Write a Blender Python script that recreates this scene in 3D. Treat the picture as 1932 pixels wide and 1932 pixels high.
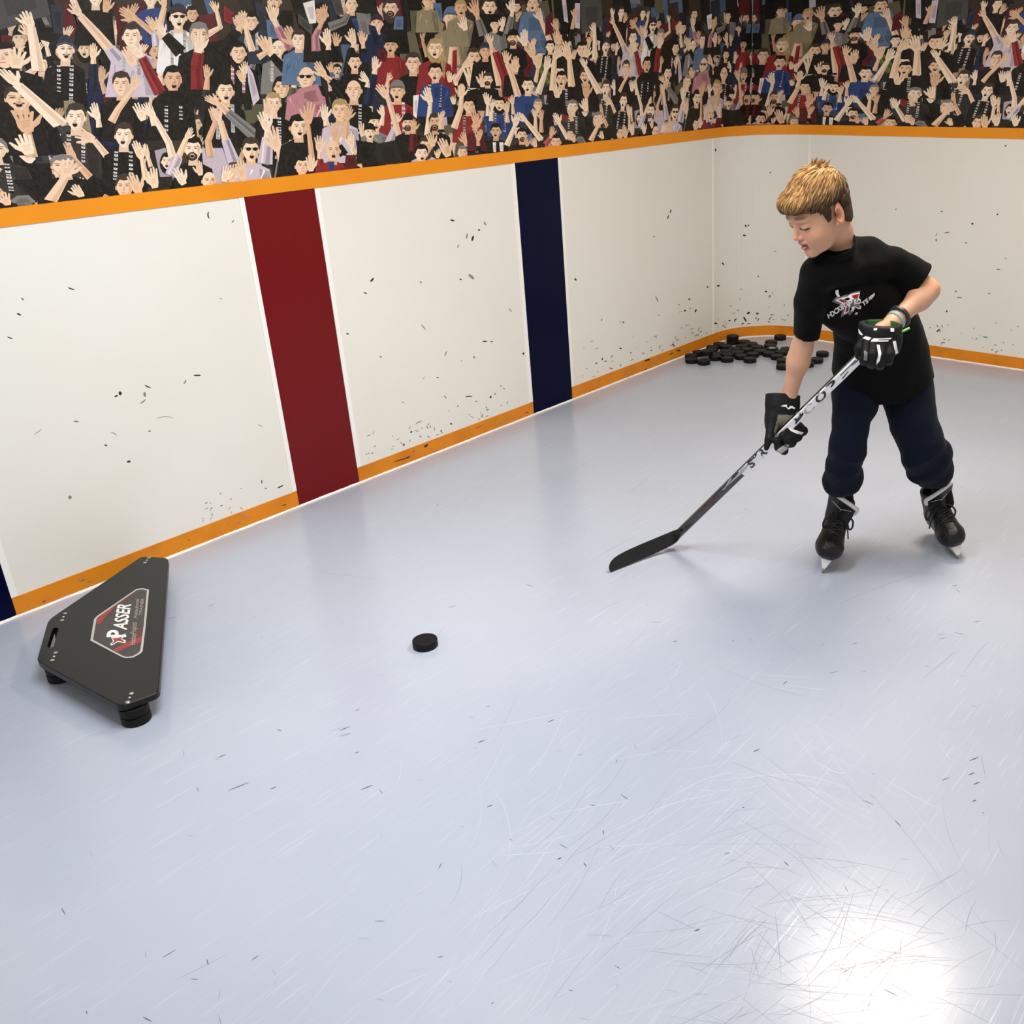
import bpy, math, random
import numpy as np
from mathutils import Vector, Matrix
from mathutils.bvhtree import BVHTree
random.seed(7); RNG = np.random.default_rng(7)
for o in list(bpy.data.objects): bpy.data.objects.remove(o)
C = bpy.context.scene.collection
SC = bpy.context.scene

# ---------------------------------------------------------------- camera
CH, CF, CX, CY = 1.63, 1932.587, 1249.286, 968.387
YAW, PITCH, ROLL = -0.643846, 0.415714, -0.024834
_f0 = np.array([math.sin(YAW), math.cos(YAW), 0]); _r0 = np.array([math.cos(YAW), -math.sin(YAW), 0]); _z = np.array([0, 0, 1.0])
CW = _f0 * math.cos(PITCH) - _z * math.sin(PITCH); _u = _z * math.cos(PITCH) + _f0 * math.sin(PITCH)
CR = _r0 * math.cos(ROLL) + _u * math.sin(ROLL); CU = _u * math.cos(ROLL) - _r0 * math.sin(ROLL)
cam = bpy.data.cameras.new('camera'); camo = bpy.data.objects.new('camera', cam); C.objects.link(camo)
M = Matrix(((CR[0], CU[0], -CW[0], 0), (CR[1], CU[1], -CW[1], 0), (CR[2], CU[2], -CW[2], CH), (0, 0, 0, 1)))
camo.matrix_world = M
cam.sensor_width = 36; cam.lens = CF / 1932 * 36; cam.shift_x = -(CX - 966) / 1932; cam.shift_y = (CY - 966) / 1932
cam.clip_start = 0.05
SC.camera = camo

# ---------------------------------------------------------------- light
W = bpy.data.worlds.new('world'); SC.world = W; W.use_nodes = True
W.node_tree.nodes['Background'].inputs[0].default_value = (1.0, 0.94, 0.86, 1)
W.node_tree.nodes['Background'].inputs[1].default_value = 0.74
def area(name, loc, sx, sy, power, col, target=None, spread=math.pi):
    l = bpy.data.lights.new(name, 'AREA'); l.shape = 'RECTANGLE'; l.size = sx; l.size_y = sy
    l.energy = power; l.color = col; l.spread = spread
    o = bpy.data.objects.new(name, l); o.location = loc; C.objects.link(o)
    if target is not None:
        o.rotation_euler = (Vector(target) - Vector(loc)).to_track_quat('-Z', 'Y').to_euler()
    return o
area('ceiling_panel_light', (-1.36, 3.42, 2.44), .62, .55, 40, (1.0, .88, .72))
area('ceiling_panel_light', (-1.85, 1.4, 2.44), .6, 1.2, 44, (.93, .97, 1.0))
area('ceiling_panel_light', (-0.8, 2.3, 2.44), .6, 1.2, 13, (1.0, .92, .82))
area('ceiling_panel_light', (-1.6, -0.9, 2.44), .6, 1.2, 2, (.95, .97, 1.0))
SC.view_settings.view_transform = 'Standard'; SC.view_settings.look = 'None'
SC.view_settings.exposure = 0.09; SC.view_settings.gamma = 1; SC.view_settings.use_curve_mapping = False
SC.cycles.use_denoising = True

# ---------------------------------------------------------------- helpers
def at(px, py, dh):
    "point seen at (px, py) whose horizontal distance in front of the camera is dh"
    d = CW + CR * (px - CX) / CF + CU * (CY - py) / CF
    return np.array([0, 0, CH]) + d * (dh / (d @ _f0))
def onz(px, py, z=0.0):
    d = CW + CR * (px - CX) / CF + CU * (CY - py) / CF
    return np.array([0, 0, CH]) + d * ((z - CH) / d[2])
def onx(px, py, x):
    d = CW + CR * (px - CX) / CF + CU * (CY - py) / CF
    return np.array([0, 0, CH]) + d * (x / d[0])
def ony(px, py, y):
    d = CW + CR * (px - CX) / CF + CU * (CY - py) / CF
    return np.array([0, 0, CH]) + d * (y / d[1])
def unit(v): v = np.asarray(v, float); return v / np.linalg.norm(v)
def srgb(h):
    h = h.lstrip('#'); v = [int(h[i:i + 2], 16) / 255 for i in (0, 2, 4)]
    return tuple(x / 12.92 if x <= .04045 else ((x + .055) / 1.055) ** 2.4 for x in v)

MATS = {}
def mat(name, col, rough=.5, spec=.5, metal=0, coat=0, bump=None, noise=None, attr=None, alpha=None, sheen=0, sub=0):
    """procedural principled material; bump=(scale, strength), noise=(scale, darker colour, amount)"""
    if name in MATS: return MATS[name]
    m = bpy.data.materials.new(name); m.use_nodes = True; nt = m.node_tree; b = nt.nodes['Principled BSDF']
    c = srgb(col) if isinstance(col, str) else col
    b.inputs['Base Color'].default_value = (*c, 1); b.inputs['Roughness'].default_value = rough
    b.inputs['Specular IOR Level'].default_value = spec; b.inputs['Metallic'].default_value = metal
    b.inputs['Coat Weight'].default_value = coat; b.inputs['Coat Roughness'].default_value = .15
    if sheen: b.inputs['Sheen Weight'].default_value = sheen
    if sub:
        b.inputs['Subsurface Weight'].default_value = sub; b.inputs['Subsurface Radius'].default_value = (.010, .004, .002)
        b.inputs['Subsurface Scale'].default_value = 1
    tc = nt.nodes.new('ShaderNodeTexCoord')
    src = None
    if attr:
        a = nt.nodes.new('ShaderNodeAttribute'); a.attribute_name = attr; src = a.outputs['Color']
        nt.links.new(src, b.inputs['Base Color'])
    if noise:
        n = nt.nodes.new('ShaderNodeTexNoise'); n.inputs['Scale'].default_value = noise[0]; n.inputs['Detail'].default_value = 5
        nt.links.new(tc.outputs['Object'], n.inputs['Vector'])
        mx = nt.nodes.new('ShaderNodeMix'); mx.data_type = 'RGBA'
        r = nt.nodes.new('ShaderNodeMapRange'); r.inputs[1].default_value = .4; r.inputs[2].default_value = .75
        r.inputs[4].default_value = noise[2]
        nt.links.new(n.outputs['Fac'], r.inputs[0]); nt.links.new(r.outputs[0], mx.inputs['Factor'])
        mx.inputs['A'].default_value = (*c, 1); mx.inputs['B'].default_value = (*(srgb(noise[1]) if isinstance(noise[1], str) else noise[1]), 1)
        if src: nt.links.new(src, mx.inputs['A'])
        nt.links.new(mx.outputs['Result'], b.inputs['Base Color'])
    if bump:
        n = nt.nodes.new('ShaderNodeTexNoise'); n.inputs['Scale'].default_value = bump[0]; n.inputs['Detail'].default_value = 4
        nt.links.new(tc.outputs['Object'], n.inputs['Vector'])
        bp = nt.nodes.new('ShaderNodeBump'); bp.inputs['Strength'].default_value = bump[1]; bp.inputs['Distance'].default_value = .004
        nt.links.new(n.outputs['Fac'], bp.inputs['Height']); nt.links.new(bp.outputs['Normal'], b.inputs['Normal'])
    if alpha is not None: b.inputs['Alpha'].default_value = alpha
    MATS[name] = m
    return m

def mesh(name, V, F, mats, parent=None, fm=None, smooth=False, col=None, loc=None):
    me = bpy.data.meshes.new(name)
    V = np.asarray(V, float)
    if loc is not None: V = V - np.asarray(loc)
    me.from_pydata([tuple(v) for v in V.tolist()], [], F if isinstance(F, list) else F.tolist())
    if not isinstance(mats, (list, tuple)): mats = [mats]
    for m in mats: me.materials.append(m)
    if fm is not None: me.polygons.foreach_set('material_index', np.asarray(fm, np.int32))
    if smooth: me.polygons.foreach_set('use_smooth', np.ones(len(me.polygons), bool))
    if col is not None:
        a = me.color_attributes.new('Col', 'FLOAT_COLOR', 'POINT')
        cc = np.ones((len(V), 4), np.float32); cc[:, :3] = col; a.data.foreach_set('color', cc.ravel())
    me.update()
    o = bpy.data.objects.new(name, me); C.objects.link(o)
    if loc is not None: o.location = tuple(loc)
    if parent is not None:
        o.parent = parent
        if loc is None: o.matrix_parent_inverse = Matrix.Identity(4)
        o.location = Vector(o.location) - Vector(parent_world(parent)) if True else o.location
    return o
def parent_world(p):
    v = Vector((0, 0, 0))
    while p is not None: v = v + p.location; p = p.parent
    return v
def empty(name, loc, label=None, cat=None, group=None):
    o = bpy.data.objects.new(name, None); o.location = tuple(loc); C.objects.link(o); o.empty_display_size = .05
    tag(o, label, cat, group); return o
def tag(o, label=None, cat=None, group=None, kind=None):
    for k, v in (('label', label), ('category', cat), ('group', group), ('kind', kind)):
        if v: o[k] = v
    return o
class MB:
    "collects geometry into one mesh (world coordinates)"
    def __init__(s): s.V = []; s.F = []; s.M = []; s.Cc = []
    def add(s, V, F, mi=0, col=(1, 1, 1)):
        n = len(s.V); s.V += [tuple(map(float, v)) for v in V]; s.F += [[i + n for i in f] for f in F]; s.M += [mi] * len(F)
        s.Cc += [col] * len(V)
    def box(s, a, b, mi=0):
        x0, y0, z0 = a; x1, y1, z1 = b
        s.add([(x0, y0, z0), (x1, y0, z0), (x1, y1, z0), (x0, y1, z0), (x0, y0, z1), (x1, y0, z1), (x1, y1, z1), (x0, y1, z1)],
              [(0, 3, 2, 1), (4, 5, 6, 7), (0, 1, 5, 4), (1, 2, 6, 5), (2, 3, 7, 6), (3, 0, 4, 7)], mi)
    def prism(s, P, z0, z1, mi=0, bev=0):
        "vertical prism over polygon P (ccw), with an optional small bevel at the top"
        P = [np.array(p[:2], float) for p in P]; n = len(P)
        if sum(P[i][0] * P[(i + 1) % n][1] - P[(i + 1) % n][0] * P[i][1] for i in range(n)) < 0: P = P[::-1]
        lv = [(z0, 0), (z1 - bev, 0), (z1, bev)] if bev else [(z0, 0), (z1, 0)]
        V = []
        for z, ins in lv:
            for i in range(n):
                a, b, c = P[i - 1], P[i], P[(i + 1) % n]
                n1 = unit([-(b - a)[1], (b - a)[0]]); n2 = unit([-(c - b)[1], (c - b)[0]]); nn = unit(n1 + n2)
                q = b + nn * ins / max(.3, nn @ n1); V.append((q[0], q[1], z))
        F = [tuple(range(n))[::-1], tuple(range((len(lv) - 1) * n, len(lv) * n))]
        for k in range(len(lv) - 1):
            for i in range(n): j = (i + 1) % n; F.append((k * n + i, k * n + j, (k + 1) * n + j, (k + 1) * n + i))
        s.add(V, F, mi)
    def tube(s, P, r, k=10, mi=0, cap=True, flat=None, col=(1, 1, 1)):
        "tube along points P with radius r (number or list); flat=(normal, ratio) squashes it"
        P = [np.array(p, float) for p in P]; n = len(P)
        R = [r] * n if np.isscalar(r) else list(r)
        T = [unit(P[min(i + 1, n - 1)] - P[max(i - 1, 0)]) for i in range(n)]
        a = np.array([0, 0, 1.0]) if abs(T[0][2]) < .9 else np.array([1.0, 0, 0])
        if flat is not None: a = np.array(flat[0], float)
        V = []; x = unit(a - T[0] * (a @ T[0]))
        for i in range(n):
            if flat is not None: x = unit(a - T[i] * (a @ T[i]))
            else: x = unit(x - T[i] * (x @ T[i]))
            y = np.cross(T[i], x)
            for j in range(k):
                t = 2 * math.pi * j / k
                V.append(P[i] + R[i] * (x * math.cos(t) * (flat[1] if flat is not None else 1) + y * math.sin(t)))
        F = [(i * k + j, i * k + (j + 1) % k, (i + 1) * k + (j + 1) % k, (i + 1) * k + j) for i in range(n - 1) for j in range(k)]
        if cap: F += [tuple(range(k))[::-1], tuple(range((n - 1) * k, n * k))]
        s.add(V, F, mi, col)
    def build(s, name, mats, parent=None, smooth=False, loc=None, col=False):
        return mesh(name, s.V, s.F, mats, parent, s.M, smooth, np.array(s.Cc) if col else None, loc)
def structure(o): o['kind'] = 'structure'; return o
def bez(P, n=12):
    "Catmull-Rom curve through P"
    P = [np.array(p, float) for p in P]; P = [2 * P[0] - P[1]] + P + [2 * P[-1] - P[-2]]; out = []
    for i in range(1, len(P) - 2):
        for k in range(n):
            t = k / n; a, b, c, d = P[i - 1:i + 3]
            out.append(.5 * (2 * b + (c - a) * t + (2 * a - 5 * b + 4 * c - d) * t * t + (3 * b - a - 3 * c + d) * t ** 3))
    out.append(P[-2]); return out

# ---------------------------------------------------------------- the rink room
XW, YW = -3.495, 5.660            # faces of the left and far boards
ZB, ZT, ZR = .0695, 1.216, 1.2695 # top of kick plate, top of boards, top of the orange rail
RC = .40                          # corner radius
YL = (1.096, 2.192, 2.493, 3.591, 3.887, 5.235)
Y0, X1, ZC = -2.6, 2.4, 2.45
m_board = mat('white_board_plastic', '#ebe9e2', .42, .35, noise=(2.2, '#e4e1d6', .5), bump=(260, .05))
m_joint = mat('white_joint_strip', '#f7f6f2', .35, .5)
m_orange = mat('orange_board_plastic', '#ee9410', .38, .4, noise=(3.0, '#e0850c', .6))
m_kick = mat('scuffed_orange_kick_plate', '#e38a12', .42, .4, noise=(9.0, '#c97608', .75))
m_red = mat('red_line_plastic', '#6e0408', .25, .3)
m_navy = mat('navy_line_plastic', '#02062a', .22, .10)
m_caulk = mat('white_caulk', '#fbf8f2', .5, .4)
m_paint = mat('white_room_paint', '#dcdad4', .8, .2)
m_plain = mat('dark_mural_print', '#1d1b18', .45, .4)

def floor_material():
    m = bpy.data.materials.new('skating_floor_plastic'); m.use_nodes = True; nt = m.node_tree; b = nt.nodes['Principled BSDF']
    tc = nt.nodes.new('ShaderNodeTexCoord')
    def noise(sc, det=4, scale=None, rot=0):
        mp = nt.nodes.new('ShaderNodeMapping'); mp.inputs['Rotation'].default_value = (0, 0, rot)
        if scale: mp.inputs['Scale'].default_value = scale
        nt.links.new(tc.outputs['Object'], mp.inputs['Vector'])
        n = nt.nodes.new('ShaderNodeTexNoise'); n.inputs['Scale'].default_value = sc; n.inputs['Detail'].default_value = det
        nt.links.new(mp.outputs[0], n.inputs['Vector']); return n.outputs['Fac']
    def rng(f, a, b_, c, d):
        r = nt.nodes.new('ShaderNodeMapRange'); r.inputs[1].default_value = a; r.inputs[2].default_value = b_
        r.inputs[3].default_value = c; r.inputs[4].default_value = d; nt.links.new(f, r.inputs[0]); return r.outputs[0]
    def mix(f, A, B):
        x = nt.nodes.new('ShaderNodeMix'); x.data_type = 'RGBA'
        nt.links.new(f, x.inputs['Factor'])
        for k, v in (('A', A), ('B', B)):
            if isinstance(v, tuple): x.inputs[k].default_value = (*v, 1)
            else: nt.links.new(v, x.inputs[k])
        return x.outputs['Result']
    c = mix(rng(noise(.9), .35, .65, 0, 1), srgb('#b1b8c8'), srgb('#bac1d0'))
    # fine skate scratches: strongly stretched noise laid in three directions
    h = None
    for rot, s in ((.5, 1.0), (1.35, .8), (-.45, 1.2), (2.2, 1.0)):
        f = noise(6 * s, 6, (26, .8, 1), rot)
        g = rng(f, .64, .70, 0, .30)
        c = mix(g, c, srgb('#d6dae5'))
        hh = nt.nodes.new('ShaderNodeMath'); hh.operation = 'ADD'; nt.links.new(g, hh.inputs[0])
        if h is not None: nt.links.new(h, hh.inputs[1])
        h = hh.outputs[0]
    nt.links.new(c, b.inputs['Base Color'])
    nt.links.new(rng(noise(3.5), .3, .7, .17, .27), b.inputs['Roughness'])
    bp = nt.nodes.new('ShaderNodeBump'); bp.inputs['Strength'].default_value = .22; bp.inputs['Distance'].default_value = .0006
    nt.links.new(h, bp.inputs['Height']); nt.links.new(bp.outputs['Normal'], b.inputs['Normal'])
    b.inputs['Specular IOR Level'].default_value = .45
    return m
m_floor = floor_material()

b = MB(); b.add([(XW - .05, Y0, 0), (X1, Y0, 0), (X1, YW + .05, 0), (XW - .05, YW + .05, 0), (XW - .05, Y0, -.05), (X1, Y0, -.05), (X1, YW + .05, -.05), (XW - .05, YW + .05, -.05)],
      [(0, 1, 2, 3), (7, 6, 5, 4), (0, 4, 5, 1), (1, 5, 6, 2), (2, 6, 7, 3), (3, 7, 4, 0)])
floor = structure(b.build('floor', m_floor))
b = MB(); b.box((XW - .1, Y0, ZC), (X1, YW + .1, ZC + .05)); structure(b.build('ceiling', m_paint))

# masonry behind the boards, painted; the mural is printed vinyl stuck on it
XM, YM = XW - .015, YW + .006
b = MB(); b.box((XM - .1, Y0, 0), (XM - .001, YW + .1, ZC)); wall_left = structure(b.build('wall_left', m_paint))
b = MB(); b.box((XM - .001, YM + .001, 0), (X1, YM + .1, ZC)); wall_far = structure(b.build('wall_far', m_paint))

def arc(r0, r1=None, n=18):
    "points of the rounded corner, from the left board round to the far board"
    cx, cy = XW + RC, YW - RC
    return [(cx - (RC + r0) * math.cos(t), cy + (RC + r0) * math.sin(t)) for t in np.linspace(0, math.pi / 2, n)]
def run(o, y0, x1):
    "outline of the boards offset by o towards the wall, from (left wall, y0) to (x1, far wall)"
    return [(XW - o, y0)] + arc(o) + [(x1, YW + o)]
def strip(bm, P, z0, z1, o0, o1, mi=0):
    "board of constant section swept along P (a function of the offset): faces at offsets o0 (room side) and o1"
    A = P(o0); B = P(o1); n = len(A)
    V = [(x, y, z0) for x, y in A] + [(x, y, z1) for x, y in A] + [(x, y, z1) for x, y in B] + [(x, y, z0) for x, y in B]
    F = []
    for i in range(n - 1):
        F += [(i, i + 1, n + i + 1, n + i), (n + i, n + i + 1, 2 * n + i + 1, 2 * n + i), (2 * n + i, 2 * n + i + 1, 3 * n + i + 1, 3 * n + i), (3 * n + i, 3 * n + i + 1, i + 1, i)]
    F += [(0, n, 2 * n, 3 * n), (n - 1, 4 * n - 1, 3 * n - 1, 2 * n - 1)]
    bm.add(V, F, mi)
def flat_run(y0, y1): return lambda o: [(XW - o, y0), (XW - o, y1)]
def kid(o): return o
# white panels of the left boards with the red and navy lines between them
for y0, y1 in ((Y0, YL[0] - .3), (YL[0], YL[1]), (YL[2], YL[3]), (YL[4], YL[5])):
    b = MB(); strip(b, flat_run(y0 + .0015, y1 - .0015), ZB, ZT, 0, .014); b.build('board_panel', m_board, wall_left)
    b = MB(); strip(b, flat_run(y0 + .0015, y1 - .0015), .004, ZB, -.003, .014); kp = b.build('kick_plate', m_kick, wall_left)
for y0, y1, m, l in ((YL[0] - .3, YL[0], m_navy, 'navy blue line panel cut by the left edge of the photo'), (YL[1], YL[2], m_red, 'dark red line panel'), (YL[3], YL[4], m_navy, 'navy blue line panel')):
    b = MB(); strip(b, flat_run(y0, y1), .004, ZT, -.002, .014); tag(b.build('line_panel', m, wall_left), l)
for y in (YL[0] + .011, YL[1] - .011, YL[2] + .011, YL[3] - .011, YL[4] + .010):
    b = MB(); b.box((XW - .005, y - .010, ZB + .002), (XW + .0035, y + .010, ZT - .001)); b.build('joint_strip', m_joint, wall_left)
# rounded corner panel and far boards
def corner_run(o):
    return [(XW - o, YL[5])] + arc(o) + [(XW + RC + .0, YW + o)]
b = MB(); strip(b, corner_run, ZB, ZT, 0, .012); wall_corner = structure(b.build('wall_corner', m_board))
b = MB(); strip(b, lambda o: [(XW + RC + .001, YW + o), (X1, YW + o)], ZB, ZT, 0, .004); b.build('board_panel', m_board, wall_far)
b = MB(); strip(b, corner_run, .004, ZB, -.003, .012); b.build('kick_plate', m_kick, wall_corner)
b = MB(); strip(b, lambda o: [(XW + RC, YW + o), (X1, YW + o)], .004, ZB, -.003, .004); b.build('kick_plate', m_kick, wall_far)
b = MB(); b.box((XW - .003, YL[5] - .007, ZB), (XW + .003, YL[5] + .005, ZT)); b.build('joint_strip', m_joint, wall_corner)
b = MB(); b.box((XW + RC - .006, YW - .003, ZB), (XW + RC + .005, YW + .003, ZT)); b.build('joint_strip', m_joint, wall_far)
# orange rail capping the boards, one length per wall, and the ledge behind the rounded corner
b = MB(); strip(b, flat_run(Y0, YL[5]), ZT, ZR, -.004, .0149); structure(b.build('trim_1', m_orange))
b = MB(); strip(b, corner_run, ZT, ZR, -.004, .006)
L = [(XM + .0005, YL[5])] + [(XM + .0005, YM - .0005), (XW + RC, YM - .0005)] + arc(-.002)[::-1]
b.add([(x, y, ZR - .001) for x, y in L], [tuple(range(len(L)))[::-1]]); structure(b.build('trim_2', m_orange))
b = MB(); strip(b, lambda o: [(XW + RC, YW + o), (X1, YW + o)], ZT, ZR, -.004, .0055); structure(b.build('trim_3', m_orange))
# white caulk bead where the boards meet the floor: slightly ragged
P = run(0, Y0, X1); pts = []
for i in range(len(P) - 1):
    a, c = np.array(P[i]), np.array(P[i + 1]); n = max(1, int(np.linalg.norm(c - a) / .03))
    for k in range(n): pts.append(a + (c - a) * k / n)
pts.append(np.array(P[-1])); V = []; n = len(pts)
for i, p in enumerate(pts):
    t = unit(pts[min(i + 1, n - 1)] - pts[max(i - 1, 0)]); nn = np.array([t[1], -t[0]])
    w = .0075 + .0028 * math.sin(i * .9) * math.sin(i * .37) + random.uniform(-.0016, .0022)
    for q, z in ((p - nn * .002, .0095 + random.uniform(-.002, .002)), (p + nn * .004, .0065), (p + nn * w, .0003)): V.append((q[0], q[1], z))
F = [(3 * i + k, 3 * i + k + 1, 3 * i + k + 4, 3 * i + k + 3) for i in range(n - 1) for k in range(2)]
structure(mesh('trim_4', V, F, m_caulk, smooth=True))

# ---------------------------------------------------------------- the printed crowd on both walls
# Drawn the way the print shows it: rows of people with raised arms. Figures are laid down as flat
# shapes on the vinyl; one tile of the print is 2.614 m wide and repeats round the corner.
TILE = 2.614
PAL = dict(k='#1b1916', K='#26231f', n='#1f2740', b='#2e4478', d='#5b7391', r='#8a2a2c', m='#5a2024', w='#cdbfcb', W='#efe9e6', g='#7f7c79', G='#4b4a47',
           o='#5f5b45', t='#b09468', p='#b98088', y='#5e6a34', s='#dcb48c', c='#35322e', h='#41362d', B='#e0bc98', x='#2d3440', u='#8f8468', P='#b55a50', D='#7a4f38')
PALL = {k: np.array(srgb(v)) for k, v in PAL.items()}
SKIN = [np.array(srgb(v)) for v in ('#f2d6b6', '#ecc8a6', '#f6dfc6', '#dfb592', '#efcdb0')]
CROP = dict(a=(0, 0), b=(0, 190), c=(280, 0), d=(280, 160), e=(560, 0), f=(560, 140), g=(840, 0), h=(840, 110))
polys = []            # (points in (u, z) on the wall, colour)
cr = 'a'
def P2(x, y):
    ox, oy = CROP[cr]; p = onx(ox + x / 6.44, oy + y / 6.44, XM); return (p[1], p[2])
def put(P, c): polys.append(([P2(*p) for p in P], np.clip(np.array(c, float), 0, 1)))
def ell(x, y, a, b, c, rot=0, n=16, jaw=0):
    ca, sa = math.cos(rot), math.sin(rot); P = []
    for i in range(n):
        t = 2 * math.pi * i / n; X, Y = a * math.cos(t), b * math.sin(t)
        if Y > 0: X *= 1 - jaw * (Y / b) ** 2
        P.append((x + X * ca - Y * sa, y + X * sa + Y * ca))
    put(P, c)
def band(P, w0, w1, c):
    P = [np.array(p, float) for p in P]; n = len(P); L = []; R_ = []
    for i in range(n):
        t = unit(P[min(i + 1, n - 1)] - P[max(i - 1, 0)] + 1e-6); nn = np.array([-t[1], t[0]]); w = (w0 + (w1 - w0) * i / max(1, n - 1)) / 2
        L.append(P[i] + nn * w); R_.append(P[i] - nn * w)
    for i in range(n - 1): put([L[i], L[i + 1], R_[i + 1], R_[i]], c)
    for i in range(1, n - 1): ell(P[i][0], P[i][1], (w0 + (w1 - w0) * i / (n - 1)) / 2, (w0 + (w1 - w0) * i / (n - 1)) / 2, c, n=8)
def hand(wr, tip, sk):
    wr = np.array(wr, float); tip = np.array(tip, float); L = np.linalg.norm(tip - wr); d = (tip - wr) / L; q = np.array([-d[1], d[0]])
    sd = random.choice((-1, 1)); bw = L * .25
    def pt(a, s): return wr + d * L * a + q * L * s
    dk = sk * np.array([.74, .66, .6])
    put([pt(0, -.14), pt(.22, -.21), pt(.52, -.22), pt(.55, .2), pt(.25, .2), pt(0, .14)], sk)
    spread = random.uniform(.02, .16)
    for i, s in enumerate((-.165, -.055, .055, .16)):
        l = (.9, 1.0, .97, .82)[i if sd > 0 else 3 - i]; e = s * (1 + spread * 3)
        put([pt(.48, s - .052), pt(.48, s + .052), pt(l - .03, e + .04), pt(l, e), pt(l - .03, e - .04)], sk * random.uniform(.92, 1.04))
        if i: put([pt(.5, s - .062), pt(.5, s - .048), pt(l - .1, (e + (s - .11) * (1 + spread * 3)) / 2 + .008)], dk)
    put([pt(.12, sd * .15), pt(.40, sd * .2), pt(.66, sd * .40), pt(.62, sd * .46), pt(.3, sd * .34)], sk * .97)
    put([pt(.16, -.1), pt(.4, -.13), pt(.44, .1), pt(.2, .1)], sk * np.array([.93, .86, .82]))
    put([pt(.44, -.16), pt(.47, .15), pt(.45, .15), pt(.42, -.16)], dk)
def arm(pts, sl, fr, w, sk):
    pts = [np.array(p, float) for p in pts]; body = pts[:-1]
    if len(body) > 1:
        band(body, w, w * .62, sk); off = np.array([w * .2, w * .08])
        band([p + off for p in body], w * .34, w * .2, sk * np.array([.84, .74, .68]))
        if fr > 0:
            Ls = [np.linalg.norm(body[i + 1] - body[i]) for i in range(len(body) - 1)]; T = sum(Ls) * fr; Q = [body[0]]
            for i, l in enumerate(Ls):
                if T > l: Q.append(body[i + 1]); T -= l
                else: Q.append(body[i] + (body[i + 1] - body[i]) * T / l); break
            c = PALL[sl]; band(Q, w * 1.35, w * .95, c); band([q + off for q in Q], w * .4, w * .3, c * .6)
            if random.random() < .6: band([q - off * 1.3 for q in Q], w * .16, w * .1, np.minimum(1, c * 1.35 + .012))
    hand(body[-1], pts[-1], sk)
def torso(x, y, w, sh, scarf):
    c = PALL[sh]; j = random.uniform(-.15, .15) * w
    put([(x - .35 * w, y + .75 * w), (x + .35 * w, y + .75 * w), (x + 1.15 * w, y + 1.15 * w), (x + 1.5 * w + j, y + 3.4 * w), (x - 1.4 * w + j, y + 3.4 * w), (x - 1.15 * w, y + 1.15 * w)], c)
    put([(x + .5 * w, y + 1.1 * w), (x + 1.15 * w, y + 1.25 * w), (x + 1.3 * w, y + 3.3 * w), (x + .8 * w, y + 3.3 * w)], c * .7)
    for _ in range(7):
        a = random.uniform(-1.05, .95) * w; yy = y + random.uniform(1.1, 2.0) * w; l = random.uniform(.4, 1.2) * w; q = random.uniform(-.35, .35) * w
        put([(x + a, yy), (x + a + random.uniform(.05, .14) * w, yy + .1 * w), (x + a + q, yy + l)], np.minimum(1, c * random.choice((.6, .7, 1.5, 1.9)) + .004))
    if scarf:
        for s in (-1, 1):
            k = 0; yy = y + .75 * w; sl = random.uniform(-.02, .05); wd = random.uniform(.09, .12); e = y + random.uniform(2.2, 3.2) * w
            while yy < e:
                h = random.uniform(.06, .16) * w; xx = x + s * (.40 * w + sl * (yy - y)); cc = (PALL['W'] * random.uniform(.6, .95)) if k % 2 else PALL['k']
                if scarf == 'p': cc = PALL['p'] if k % 3 else PALL['W'] * .9
                if scarf == 'l': cc = PALL['W'] * random.uniform(.35, .7)
                put([(xx - wd * w, yy), (xx + wd * w, yy + .03 * w), (xx + wd * w, yy + h + .03 * w), (xx - wd * w, yy + h)], cc)
                if k % 2: put([(xx - wd * .5 * w, yy + .02 * w), (xx + wd * .4 * w, yy + .03 * w), (xx + wd * .2 * w, yy + h * .8), (xx - wd * .3 * w, yy + h * .7)], cc * .35)
                yy += h; k += 1
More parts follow.
